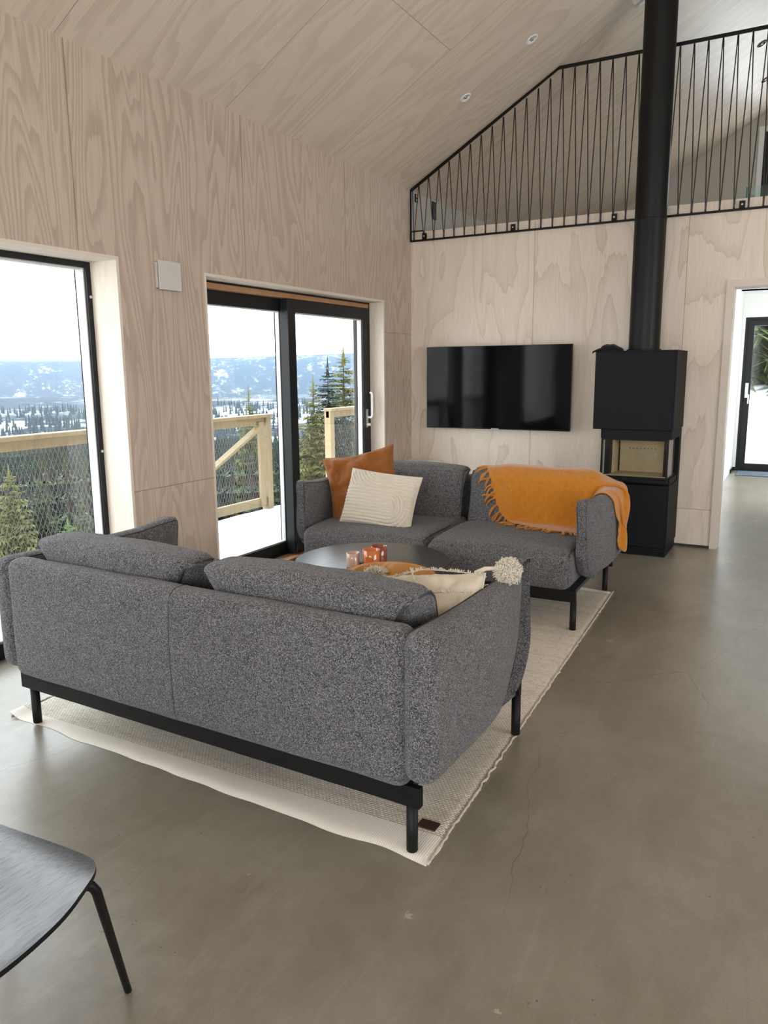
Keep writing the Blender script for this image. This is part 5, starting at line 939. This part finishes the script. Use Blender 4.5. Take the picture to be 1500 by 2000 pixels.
CL_T='-101 121 791 -86 121 791 -73 120 790 -61 119 788 -57 112 774 -49 115 757 -24 111 740;-121 143 796 -109 141 792 -99 139 792 -90 137 791 -82 139 791 -77 138 790 -72 138 790;-119 167 791 -103 161 794 -88 154 791 -74 145 790 -61 134 788 -47 126 783 -35 117 776;-123 182 790 -111 188 788 -99 194 784 -87 199 779 -77 207 773 -68 213 764 -60 220 756;-145 215 773 -135 225 763 -129 235 751 -120 243 738 -111 247 724 -102 250 709 -97 253 693;-147 222 766 -133 224 763 -121 229 758 -112 235 750 -108 241 738 -105 246 724 -104 250 710;-166 252 737 -161 250 728 -156 252 719 -152 255 708 -150 257 696 -147 260 684 -146 263 673;-172 250 731 -157 250 728 -142 250 725 -127 249 722 -112 249 718 -101 250 708 -90 251 697;-189 261 693 -178 262 687 -167 263 680 -158 264 672 -152 265 663 -146 267 653 -141 269 644;-192 268 675 -180 267 667 -171 269 656 -166 271 644 -163 274 631 -161 277 618 -157 279 605;-216 274 648 -202 278 641 -191 285 630 -180 291 619 -169 298 608 -163 305 594 -158 312 579;-217 283 627 -202 279 623 -186 278 624 -171 276 624 -155 275 624 -138 273 622 -123 272 618;-214 283 608 -204 286 601 -193 288 595 -182 288 587 -174 290 577 -168 293 567 -162 294 555;-234 296 567 -221 295 557 -211 296 546 -203 297 535 -196 299 521 -192 301 505 -189 303 489;-237 294 563 -225 296 556 -216 298 544 -208 301 533 -201 303 521 -197 306 507 -196 308 493;-252 303 524 -248 305 509 -241 307 495 -235 308 481 -227 308 468 -220 307 464 -212 309 452;-257 305 522 -244 304 511 -231 305 500 -221 306 486 -214 307 470 -212 309 454 -209 308 437;-281 306 502 -270 310 489 -260 312 476 -252 314 465 -247 314 465 -242 314 465 -238 311 449;-305 319 484 -299 315 471 -294 313 464 -290 313 450 -287 313 435 -288 313 420 -287 314 405;-326 333 467 -315 340 465 -303 348 465 -294 358 466 -286 366 466 -281 374 466 -278 379 467;-349 353 465 -335 358 465 -322 364 466 -310 369 466 -299 370 466 -290 370 466 -284 370 466;-353 357 463 -340 358 468 -327 359 467 -315 357 465 -303 354 466 -293 349 465 -283 345 465;-372 374 469 -361 385 467 -352 397 467 -347 409 467 -344 423 468 -343 438 468 -341 451 469;-397 397 470 -386 404 468 -376 410 468 -371 414 468 -364 417 468 -357 415 468 -352 410 467;-436 406 474 -436 418 468 -435 428 469 -435 438 469 -434 446 469 -435 453 469 -433 460 469;-443 415 475 -437 422 469 -433 427 469 -428 432 469 -424 437 469 -423 443 469 -423 448 469;-480 433 471 -483 447 469 -486 461 469 -487 476 469 -488 488 469 -492 498 469 -498 506 469;-485 436 470 -479 450 469 -468 461 469 -460 473 469 -452 485 469 -444 496 469 -437 504 469;-532 432 467 -526 446 469 -521 460 469 -516 473 469 -511 484 469 -506 495 469 -501 505 469;-554 452 470 -552 466 468 -548 478 469 -544 489 469 -541 497 469 -537 505 469 -536 512 468;-583 453 468 -574 464 469 -565 473 469 -559 481 469 -556 488 469 -552 495 469 -549 499 469;-597 452 467 -598 465 468 -599 478 468 -598 488 468 -597 497 468 -600 505 468 -601 512 468;-619 473 466 -630 484 468 -638 494 467 -644 503 467 -647 513 467 -648 524 467 -646 530 467;-645 472 465 -645 486 469 -644 500 468 -644 514 467 -641 528 467 -638 539 467 -635 550 467;-674 473 463 -664 482 466 -652 490 467 -638 494 467 -627 497 468 -617 502 468 -609 504 468;-712 472 461 -719 485 470 -724 500 475 -730 516 476 -736 532 474 -741 548 471 -743 564 465;-739 466 464 -737 482 463 -733 498 463 -728 512 464 -727 526 464 -727 539 463 -729 551 463;-757 462 461 -758 476 462 -762 488 462 -769 496 462 -775 502 461 -777 507 461 -778 510 461;-781 464 460 -785 476 461 -791 487 461 -796 498 460 -800 508 460 -804 517 460 -806 524 460;-804 465 462 -810 478 460 -815 492 459 -825 503 457 -834 512 455 -845 519 450 -856 526 442;-843 460 448 -853 473 447 -860 487 444 -860 499 436 -861 510 424 -873 520 414 -864 526 398;-849 460 455 -853 470 445 -860 479 438 -866 487 430 -871 496 420 -862 505 407 -860 515 394'

_v=[int(c)/1000 for c in CL_P.split()]; cpts=[tuple(_v[3*k:3*k+3]) for k in range(len(_v)//3)]
cidx={}
def _fold(k,p):
    a,b=-p[0],p[1]; q=(a*.9-b*.55)*13+1.6*noise.noise(Vector((a*4,b*4,p[2]*4)))
    w=max(0,min(1,(a-.18)/.12))*max(0,min(1,(1.02-a)/.12)); f=(max(0,math.sin(q))**3*.020+.006*noise.noise(Vector((a*9,b*9,p[2]*9+3))))*w
    return (p[0],p[1]+f*.75,p[2]+f*.6)
cpts=[_fold(k,p) for k,p in enumerate(cpts)]
for col,rows in CL_ROWS.items():
    for r_ in (range(*rows) if isinstance(rows,tuple) else rows): cidx[(col,r_)]=len(cidx)
cf=[]
for (i,j),k in cidx.items():
    q=[cidx.get((i+1,j)),cidx.get((i+1,j+1)),cidx.get((i,j+1))]
    if None not in q: cf.append((k,*q))
    elif q[0] is not None and q[1] is not None: cf.append((k,q[0],q[1]))
    elif q[1] is not None and q[2] is not None: cf.append((k,q[1],q[2]))
    elif q[0] is not None and q[2] is not None: cf.append((k,q[0],q[2]))
th=thing('throw_blanket','mustard mohair throw with fringe draped over the right end of the far sofa','blanket',far.location,FA)
tb=MB().add(cpts,cf).build('blanket',M['wool'],th,sm=True)
md=tb.modifiers.new('soft','SUBSURF'); md.levels=md.render_levels=1
md=tb.modifiers.new('thick','SOLIDIFY'); md.thickness=.007; md.offset=0
md=tb.modifiers.new('soft2','SUBSURF'); md.levels=md.render_levels=1
for t_ in CL_T.split(';'):
    v_=[int(c)/1000 for c in t_.split()]; pts=[tuple(v_[3*k:3*k+3]) for k in range(len(v_)//3)]
    MB().tube(pts,[.006,.0078,.0065,.0075,.006,.0055,.0025],6).build('tassel',M['wool'],th,sm=True)

# pompom tassel and tufts of the cream cushion on the near sofa
def tuft_ball(name,c,r,nst,parent,mat,rr=.0016,ln=1.0,squash=(1,1,1),seed=3):
    rnd=random.Random(seed); mb=MB(); c=Vector(c)
    for i in range(nst):
        z=1-2*(i+.5)/nst; a=i*2.399963; s_=math.sqrt(1-z*z)
        d=Vector((s_*math.cos(a)*squash[0],s_*math.sin(a)*squash[1],z*squash[2]))
        L_=r*rnd.uniform(.82,1.08)*ln; k=Vector((rnd.uniform(-1,1),rnd.uniform(-1,1),rnd.uniform(-1,1)))
        k2=Vector((rnd.uniform(-1,1),rnd.uniform(-1,1),rnd.uniform(-1,.5)))
        mb.tube([c+d*L_*.3,c+d*L_*.65+k*r*.12,c+d*L_*.88+k*r*.20+k2*r*.10,c+d*L_*1.0+k2*r*.22],[rr*1.4,rr*1.3,rr*1.2,rr*.8],4)
    return mb.build(name,M[mat],parent,sm=True)
def child_at(root,worldpt):  # world point -> local of root
    bpy.context.view_layer.update()
    return root.matrix_world.inverted()@Vector(worldpt)
TASS=NM@Vector((.942,.60,.740))
MB().tube([child_at(tc_,NM@Vector(p)) for p in ((.855,.525,.735),(.88,.545,.752),(.91,.57,.752),(.94,.60,.742))],[.012,.008,.006,.006],8).build('tassel_cord',M['cream'],tc_,sm=True)
lp=child_at(tc_,TASS)
tuft_ball('tassel',lp,.044,1500,tc_,'cream_tuft',.0019,1.0,(1,1,1))
tuft_ball('corner_tuft',child_at(tc_,NM@Vector((.50,.44,.712))),.034,700,tc_,'cream_tuft',.0015,1.0,(1.3,.9,.7),5)
tb_=MB()
for k,(a,b) in enumerate((((-.16,.12),(.02,.20)),((.02,.20),(.24,.18)),((-.20,.0),(.0,.08)),((.0,.08),(.20,.10)),((-.02,.20),(.03,.05)))):
    A_=Vector((a[0],0,a[1])); B_=Vector((b[0],0,b[1])); n_=90
    for side in (-1,1):
        for q in range(n_):
            p=A_+(B_-A_)*q/n_; u=p.x/.26; v=p.z/.23; e=max(0,1-u*u)*max(0,1-v*v); y=side*(.085*e**.42-.002)
            d=Vector((random.uniform(-1,1),side*1.6,random.uniform(-1,1))).normalized()*.013
            tb_.tube([p+Vector((0,y,0)),p+Vector((0,y,0))+d],[.0022,.0012],4)
tb_.build('tufting',M['cream_tuft'],tc_)

# ================================================================== OUTSIDE
DZK=-.10
dk=MB()
dk.box(-2.02,-9.5,DZK-.03,-.33,.62,DZK)
struct('deck',dk,M['deckwood'])
def snowfield(name,x0,x1,y0,y1,z,amp,nx,ny,thick=.04):
    vs=[];fs=[]
    for j in range(ny+1):
        for i in range(nx+1):
            x=x0+(x1-x0)*i/nx; y=y0+(y1-y0)*j/ny
            e=min(1,min(i,nx-i,j,ny-j)/1.5)
            vs.append((x,y,z+thick*e**.5+amp*noise.noise(Vector((x*2,y*2,1)))*e))
    for j in range(ny):
        for i in range(nx): a=j*(nx+1)+i; fs.append((a,a+1,a+nx+2,a+nx+1))
    return MB().add(vs,fs)
s_=snowfield('deck_snow',-2.0,-.34,-9.3,.60,DZK,.012,30,120,.03).build('deck_snow',M['snow'],None,sm=True); tag(s_,'layer of snow covering the wooden deck outside the sliding door','snow',kind='stuff')
def mesh_panel(x,y0,y1,z0,z1,parent):
    """expanded-metal sheet: crossing thin strands"""
    mb=MB(); dy,dz=.021,.052; y=y0-(z1-z0)*dy/dz
    sl=dy/dz
    while y<y1:
        for s in (1,-1):
            # strand going up with slope s
            if s==1: a=(y,z0); b=(y+(z1-z0)*sl,z1)
            else: a=(y,z1); b=(y+(z1-z0)*sl,z0)
            (ya,za),(yb,zb)=a,b
            if yb<=y0 or ya>=y1: continue
            k0=max(0,(y0-ya)/(yb-ya)); k1=min(1,(y1-ya)/(yb-ya))
            if k1>k0: mb.bar((x,ya+(yb-ya)*k0,za+(zb-za)*k0),(x,ya+(yb-ya)*k1,za+(zb-za)*k1),.0017,.0017,(1,0,0))
        y+=dy*2
    return mb.build('mesh_panel',M['galv'],parent)
M['galv']=simple('galvanised_mesh',(.13,.13,.13),.6,60,.1)
def railing(name,y0,y1,posts,label,brace=None):
    r=thing(name,label,'railing',(-1.92,y1,DZK)); X=-1.92
    def W(mb): mb.v=[(x-X,y-y1,z-DZK) for x,y,z in mb.v]; return mb
    W(MB().box(X-.06,y0,.945,X+.06,y1+.02,.978)).build('handrail',M['deckwood'],r,bevel=.003)
    W(MB().box(X-.022,y0,-.03,X+.022,y1-.05,.065)).build('lower_rail',M['deckwood'],r)
    W(MB().box(X-.02,y0,.865,X+.022,y1-.05,.945)).build('upper_rail',M['deckwood'],r)
    for p in posts: W(MB().box(X-.045,p-.045,-.30,X+.045,p+.045,.945)).build('post',M['deckwood'],r,bevel=.002)
    if brace:
        W(MB().bar((X+.03,brace[0],.10+.02),(X+.03,brace[1],.84),.028,.085,(1,0,0))).build('brace',M['deckwood'],r)
        W(MB().box(X+.015,y1-.215,-.02,X+.045,y1-.135,.90)).build('stile',M['deckwood'],r)
    pp=sorted(posts)
    for a,b in zip([y0]+pp[:-1] if pp[0]-y0>.3 else pp[:-1],pp if pp[0]-y0>.3 else pp[1:]):
        ob=mesh_panel(X-.03,a,b,.03,.93,r)
        ob.location=(-X,-y1,-DZK)
    return r
railing('deck_railing',-9.3,.29,(-8.1,-6.6,-5.1,-3.9,-1.7,.245),'pine deck railing with wire mesh and diagonal brace, left of the stair gap',(-1.45,.08))
railing('deck_railing',1.50,4.6,(1.545,3.0,4.5),'pine deck railing with wire mesh beyond the stair gap, seen through the right door pane')
struct('deck_landing',MB().box(-2.02,1.40,DZK-.03,-.33,4.8,DZK),M['deckwood'])
s_=snowfield('landing_snow',-2.0,-.34,1.42,4.78,DZK,.012,20,40,.03).build('landing_snow',M['snow'],None,sm=True); tag(s_,'snow lying on the far deck landing beyond the stair gap','snow',kind='stuff')

# --- terrain
def hill(x,y):
    r_=math.hypot(x,y)
    z=-2.2-(.30*min(r_,70)) -.065*max(0,min(r_,650)-70)
    z=max(z,-62)
    if r_<14: z=-2.2-.25*r_
    k=max(0,(r_-2300)/2500); k=min(k,1); k=k*k*(3-2*k)
    az=math.degrees(math.atan2(y,-x))
    ridge=75+26*noise.noise(Vector((x*.00055,y*.00055,2)))+30*max(0,min(1,(az-50)/12))
    k2=max(0,min(1,(r_-6500)/3500)); ridge=ridge*(1-k2)+k2*(150+70*noise.noise(Vector((x*.00025,y*.00025,8))))
    z+=k*(ridge+62)*1.0
    z+=min(1,r_/60)*2.0*noise.noise(Vector((x*.02,y*.02,0)))+min(1,max(0,r_-600)/1500)*9*noise.noise(Vector((x*.0028,y*.0028,5)))
    return z
def terrain():
    rs=[6]; 
    while rs[-1]<13000: rs.append(rs[-1]*1.045+.3)
    n=150; vs=[];fs=[]
    for r_ in rs:
        for k in range(n+1):
            a=R(-30+150*k/n); x=-r_*math.cos(a); y=r_*math.sin(a); vs.append((x,y-4,hill(x,y-4)))
    for i in range(len(rs)-1):
        for k in range(n): q=i*(n+1)+k; fs.append((q,q+n+1,q+n+2,q+1))
    return MB().add(vs,fs)
def m_land():
    t=NT('snowy_forested_land'); o=t.obj()
    r_=t.n('ShaderNodeVectorMath',{0:o},operation='LENGTH').outputs['Value']
    far_=t.ramp(t.math('DIVIDE',r_,6000.0),[(.16,0.0),(.40,1.0)])
    n1=t.noise(o,.0045,5,.62); n2=t.noise(t.mapping(o,(1,1,.2)),.05,4,.7); n3=t.noise(o,.0016,3,.5)
    so=t.n('ShaderNodeSeparateXYZ',{0:o}); azn=t.math('ARCTAN2',so.outputs[1],so.outputs[0])
    pv=t.n('ShaderNodeCombineXYZ',{0:t.math('MULTIPLY',azn,3200.0),1:t.math('MULTIPLY',r_,.13),2:0.0}).outputs[0]
    n4=t.noise(pv,.012,5,.72); n5=t.noise(pv,.055,3,.7)
    f=t.math('ADD',t.math('MULTIPLY',n1,.55),t.math('ADD',t.math('MULTIPLY',n2,.30),t.math('MULTIPLY',n3,.25)))
    forest=t.ramp(f,[(.46,0.0),(.53,1.0)])
    f2=t.math('ADD',t.math('MULTIPLY',n4,.6),t.math('ADD',t.math('MULTIPLY',n5,.35),t.math('MULTIPLY',n3,.12)))
    forest_far=t.ramp(f2,[(.33,0.0),(.50,.97)])
    fm=t.mix(far_,forest,forest_far)
    v=t.vor(t.mapping(o,(1,1,.4)),.09,'F1',0)
    fc=t.mix(t.ramp(v,[(0.2,0.0),(1.0,1.0)]),(.014,.020,.022),(.05,.06,.07))
    c=t.mix(fm,(.60,.64,.70),fc)
    return t.pbr(c,.95,**{'Specular IOR Level':.05})
struct('terrain',terrain(),m_land(),sm=True)

# --- spruces
def spruce(h,rad,seed,levels,nb,detail=True,name='spruce_tree',mat='needles',label=None,group=None):
    rnd=random.Random(seed); root=thing(name,label,'tree',(0,0,0),0,group)
    MB().tube([(0,0,-.5),(0,0,h*.5),(0,0,h)],[h*.014,h*.008,.01],7).build('trunk',M['bark'],root)
    mb=MB()
    for i in range(levels):
        t_=i/(levels-1); z=h*(.06+.93*t_); R_=rad*(1-t_)**.75*rnd.uniform(.75,1.15)+.05*rad
        k=max(4,int(nb*(1-.55*t_)))
        for j in range(k):
            a=2*math.pi*(j+rnd.random()*.8)/k; d=Vector((math.cos(a),math.sin(a),0)); s_=Vector((-d.y,d.x,0))
            L_=R_*rnd.uniform(.65,1.1); dr=rnd.uniform(.25,.5)*L_*(1-.8*t_)
            if detail:
                segs=5; up_=Vector((0,0,z+rnd.uniform(-.5,.5)*h/levels))
                for q in range(segs):
                    f=(q+rnd.random())/segs; c=up_+d*L_*f+Vector((0,0,-dr*f**1.3+.12*L_*f*f)); w=L_*.42*(1-f*.5)
                    for sg in (-1,1):
                        tip=c+s_*sg*w+d*L_*.20+Vector((0,0,-w*.35-rnd.random()*.1*L_))
                        mb.add([c-d*L_*.10,c+d*L_*.12,tip],[(0,1,2)])
                    tip=c+d*L_*.2+Vector((0,0,-w*.55)); mb.add([c-d*L_*.1+s_*.02*L_,c+Vector((0,0,.0)),tip],[(0,1,2)])
                e=up_+d*L_*1.1+Vector((0,0,-dr+.12*L_)); mb.add([up_+d*L_*.8+s_*.06*L_+Vector((0,0,-dr*.8+.08*L_)),e,up_+d*L_*.8-s_*.06*L_+Vector((0,0,-dr*.8+.08*L_))],[(0,1,2)])
            else:
                c=Vector((0,0,z)); e=c+d*L_+Vector((0,0,-dr*1.2))
                mb.add([c+Vector((0,0,.25*h/levels)),e+s_*L_*.30,e+d*L_*.15,e-s_*L_*.30],[(0,1,2,3)])
    mb.tube([(0,0,h*.96),(0,0,h*1.02)],[.03*rad,.005],4)
    mb.build('needles',M[mat],root)
    return root
CX,CY=3.32,-6.593
def putd(o,ux,uy,dist,topz,h):   # stands at a distance from the house along a bearing, top at topz
    x=CX+ux*dist; y=CY+uy*dist; o.location=(x,y,topz-h)
    return o
near_trees=[ # bearing x,y, distance, top height, height, radius, material, label
 (-.558,.83,33,1.05,13.5,2.0,'needles_olive','slim olive-green spruce, left of the tall trio seen through the right door pane'),
 (-.542,.84,34,1.75,15,2.5,'needles_far','grey-green spruce in the middle of the tall trio seen through the right door pane'),
 (-.525,.851,36,2.3,16,2.9,'needles_olive','tallest olive spruce, right of the trio seen through the right door pane'),
 (-.505,.862,38,1.3,14,2.4,'needles_far','dark spruce partly behind the right door frame'),
 (-.575,.818,46,-2.0,13,2.2,'needles','dark spruce between the door stile and the olive spruce'),
 (-.624,.782,52,.25,17,2.1,'needles_olive','single olive spruce rising above the deck railing in the left door pane'),
 (-.818,.575,33,-2.2,12,2.0,'needles_olive','leftmost olive spruce behind the deck mesh in the large window'),
 (-.800,.600,34,-2.9,12,2.2,'needles','dark spruce in the middle of the large window'),
 (-.782,.622,25,-3.0,9,2.0,'needles_green','bright green young spruce near the house in the large window'),
 (-.771,.637,33,-3.6,11,2.0,'needles','dark spruce next to the frame of the large window'),
 (-.806,.592,22,-4.2,8,1.5,'needles_olive','small olive spruce in front of the bright green one'),
 (-.640,.768,30,-4.0,11,2.1,'needles','dark spruce low behind the diagonal brace of the deck railing'),
 (-.615,.788,34,-4.2,12,2.3,'needles_far','snow-dusted spruce behind the end post of the deck railing'),
 (-.660,.751,28,-4.6,10,2.0,'needles_far','snow-dusted spruce behind the mesh at the left edge of the door'),
 (-.590,.807,28,-3.2,11,1.9,'needles','dark spruce low between the two deck railings'),
 (-.570,.821,25,-3.0,10,1.8,'needles_olive','olive spruce foot-high between the railing end posts'),
]
for k,(ux,uy,d_,tz,h,rad,mt_,lb) in enumerate(near_trees):
    t_=spruce(h,rad*1.2,k+1,52,22,True,'spruce_tree',mt_,lb); putd(t_,ux,uy,d_,tz,h); t_.rotation_euler.z=k
# forest: 300 single trees, the ones standing largest, the remaining ones as one object
g='spruces of the forest below the house'; lbl='snow-dusted dark spruce among the forest on the slope below the deck'
protos=[]
rnd=random.Random(11)
def fmesh(seed,h,rad,levels,nb): # one-mesh far tree
    o=spruce(h,rad,seed,levels,nb,False,'spruce_tree','needles_far' if seed%2 else 'needles',lbl,g); return o
spots=[]
while len(spots)<6500:
    a=R(rnd.uniform(28,68)); d_=40*math.exp(rnd.random()**.8*3.6)
    if d_>1500: continue
    x=CX-d_*math.cos(a); y=CY+d_*math.sin(a)
    z=hill(x,y)
    dens=noise.noise(Vector((x*.012,y*.012,3)))
    if d_>240 and dens<-.02: continue
    if 620<d_<900 and noise.noise(Vector((x*.004,y*.004,6)))<.15: continue
    h=rnd.uniform(9,17) if d_<300 else rnd.uniform(9,15)
    top=z+h
    if d_<120 and top>1.44-.10*d_+rnd.uniform(-2,1): h=max(5,(1.44-.105*d_)-z)
    spots.append((d_,x,y,z,h))
spots.sort()
protos=[fmesh(100+k,12,2.1,11,9) for k in range(4)]
for k,(d_,x,y,z,h) in enumerate(spots[:300]):
    p=protos[k%4]
    c=p if k<4 else copy_tree(p)
    c.location=(x,y,z); c.scale=(h/12*rnd.uniform(.8,1.1),)*2+(h/12,); c.rotation_euler.z=rnd.uniform(0,6)
mb=MB()
for (d_,x,y,z,h) in spots[300:]:
    n=6; r0=h*.17; a0=rnd.uniform(0,6)
    for (zz,rr,zt) in ((.08,1.0,.55),(.38,.72,.8),(.62,.45,1.0)):
        b=len(mb.v); mb.v.append((x,y,z+h*zt))
        for q in range(n):
            a=a0+q*2*math.pi/n; rj=r0*rr*(1.15 if q%2 else .75); mb.v.append((x+rj*math.cos(a),y+rj*math.sin(a),z+h*zz))
        for q in range(n): mb.f.append((b,b+1+q,b+1+(q+1)%n))
o=mb.build('distant_forest',M['needles_far']); tag(o,'distant spruce forest on the valley floor below the house','forest',kind='stuff')

# cabin below the house
cb=thing('cabin','small red cabin with a snow-covered roof below the large window','cabin',(CX-.832*27,CY+.555*27,-8.1),R(20))
MB().box(-2.5,-2,0,2.5,2,1.9).build('wall',simple('red_cabin_paint',(.35,.03,.02),.7),cb)
rf=MB().add([(-3,-2.8,1.75),(3,-2.8,1.75),(3,0,3.3),(-3,0,3.3),(3,2.8,1.75),(-3,2.8,1.75),(-3,-2.8,2.1),(3,-2.8,2.1),(3,0,3.65),(-3,0,3.65),(3,2.8,2.1),(-3,2.8,2.1)],[(0,1,2,3),(3,2,4,5),(6,9,8,7),(9,11,10,8),(0,6,7,1),(5,4,10,11),(0,3,9,6),(3,5,11,9),(1,7,8,2),(2,8,10,4)])
rf.build('roof',M['snow'],cb)
# bank behind the hallway door and its pine
struct('snow_bank',MB().add([(v[0],v[1],v[2]) for v in snowfield('x',-14,22,5.75,40,0,0,1,1,0).v],[(0,1,3,2)]) if False else (lambda: (lambda vs,fs: MB().add(vs,fs))(
   [(1.2+12*i/30, 5.62+22*j/30, -.12+ (1.25*min(1,max(0,(22*j/30-1.0)/9))**1.2) +.15*noise.noise(Vector((i*.6,j*.6,0)))*min(1,j/3)) for j in range(31) for i in range(31)],
   [(j*31+i,j*31+i+1,j*31+i+32,j*31+i+31) for j in range(30) for i in range(30)]))(),M['snow'],sm=True)
t_=spruce(7.5,2.6,77,46,24,True,'spruce_tree','needles_green','bright green spruce on the snow bank outside the hallway glass door'); t_.location=(2.45,16.5,1.0)
t_=spruce(9,2.6,78,22,16,True,'spruce_tree','needles_olive','olive spruce behind the green one outside the hallway glass door'); t_.location=(1.3,19,.9)

# aerial haze over the valley
t=NT('valley_haze'); vs_=t.n('ShaderNodeVolumeScatter',{'Color':(.35,.60,1,1),'Density':1.0e-4,'Anisotropy':0.0})
t.t.links.new(vs_.outputs[0],t.out.inputs[1])
struct('valley_haze',MB().box(-12000,-3000,-75,-150,12000,220),t.m)
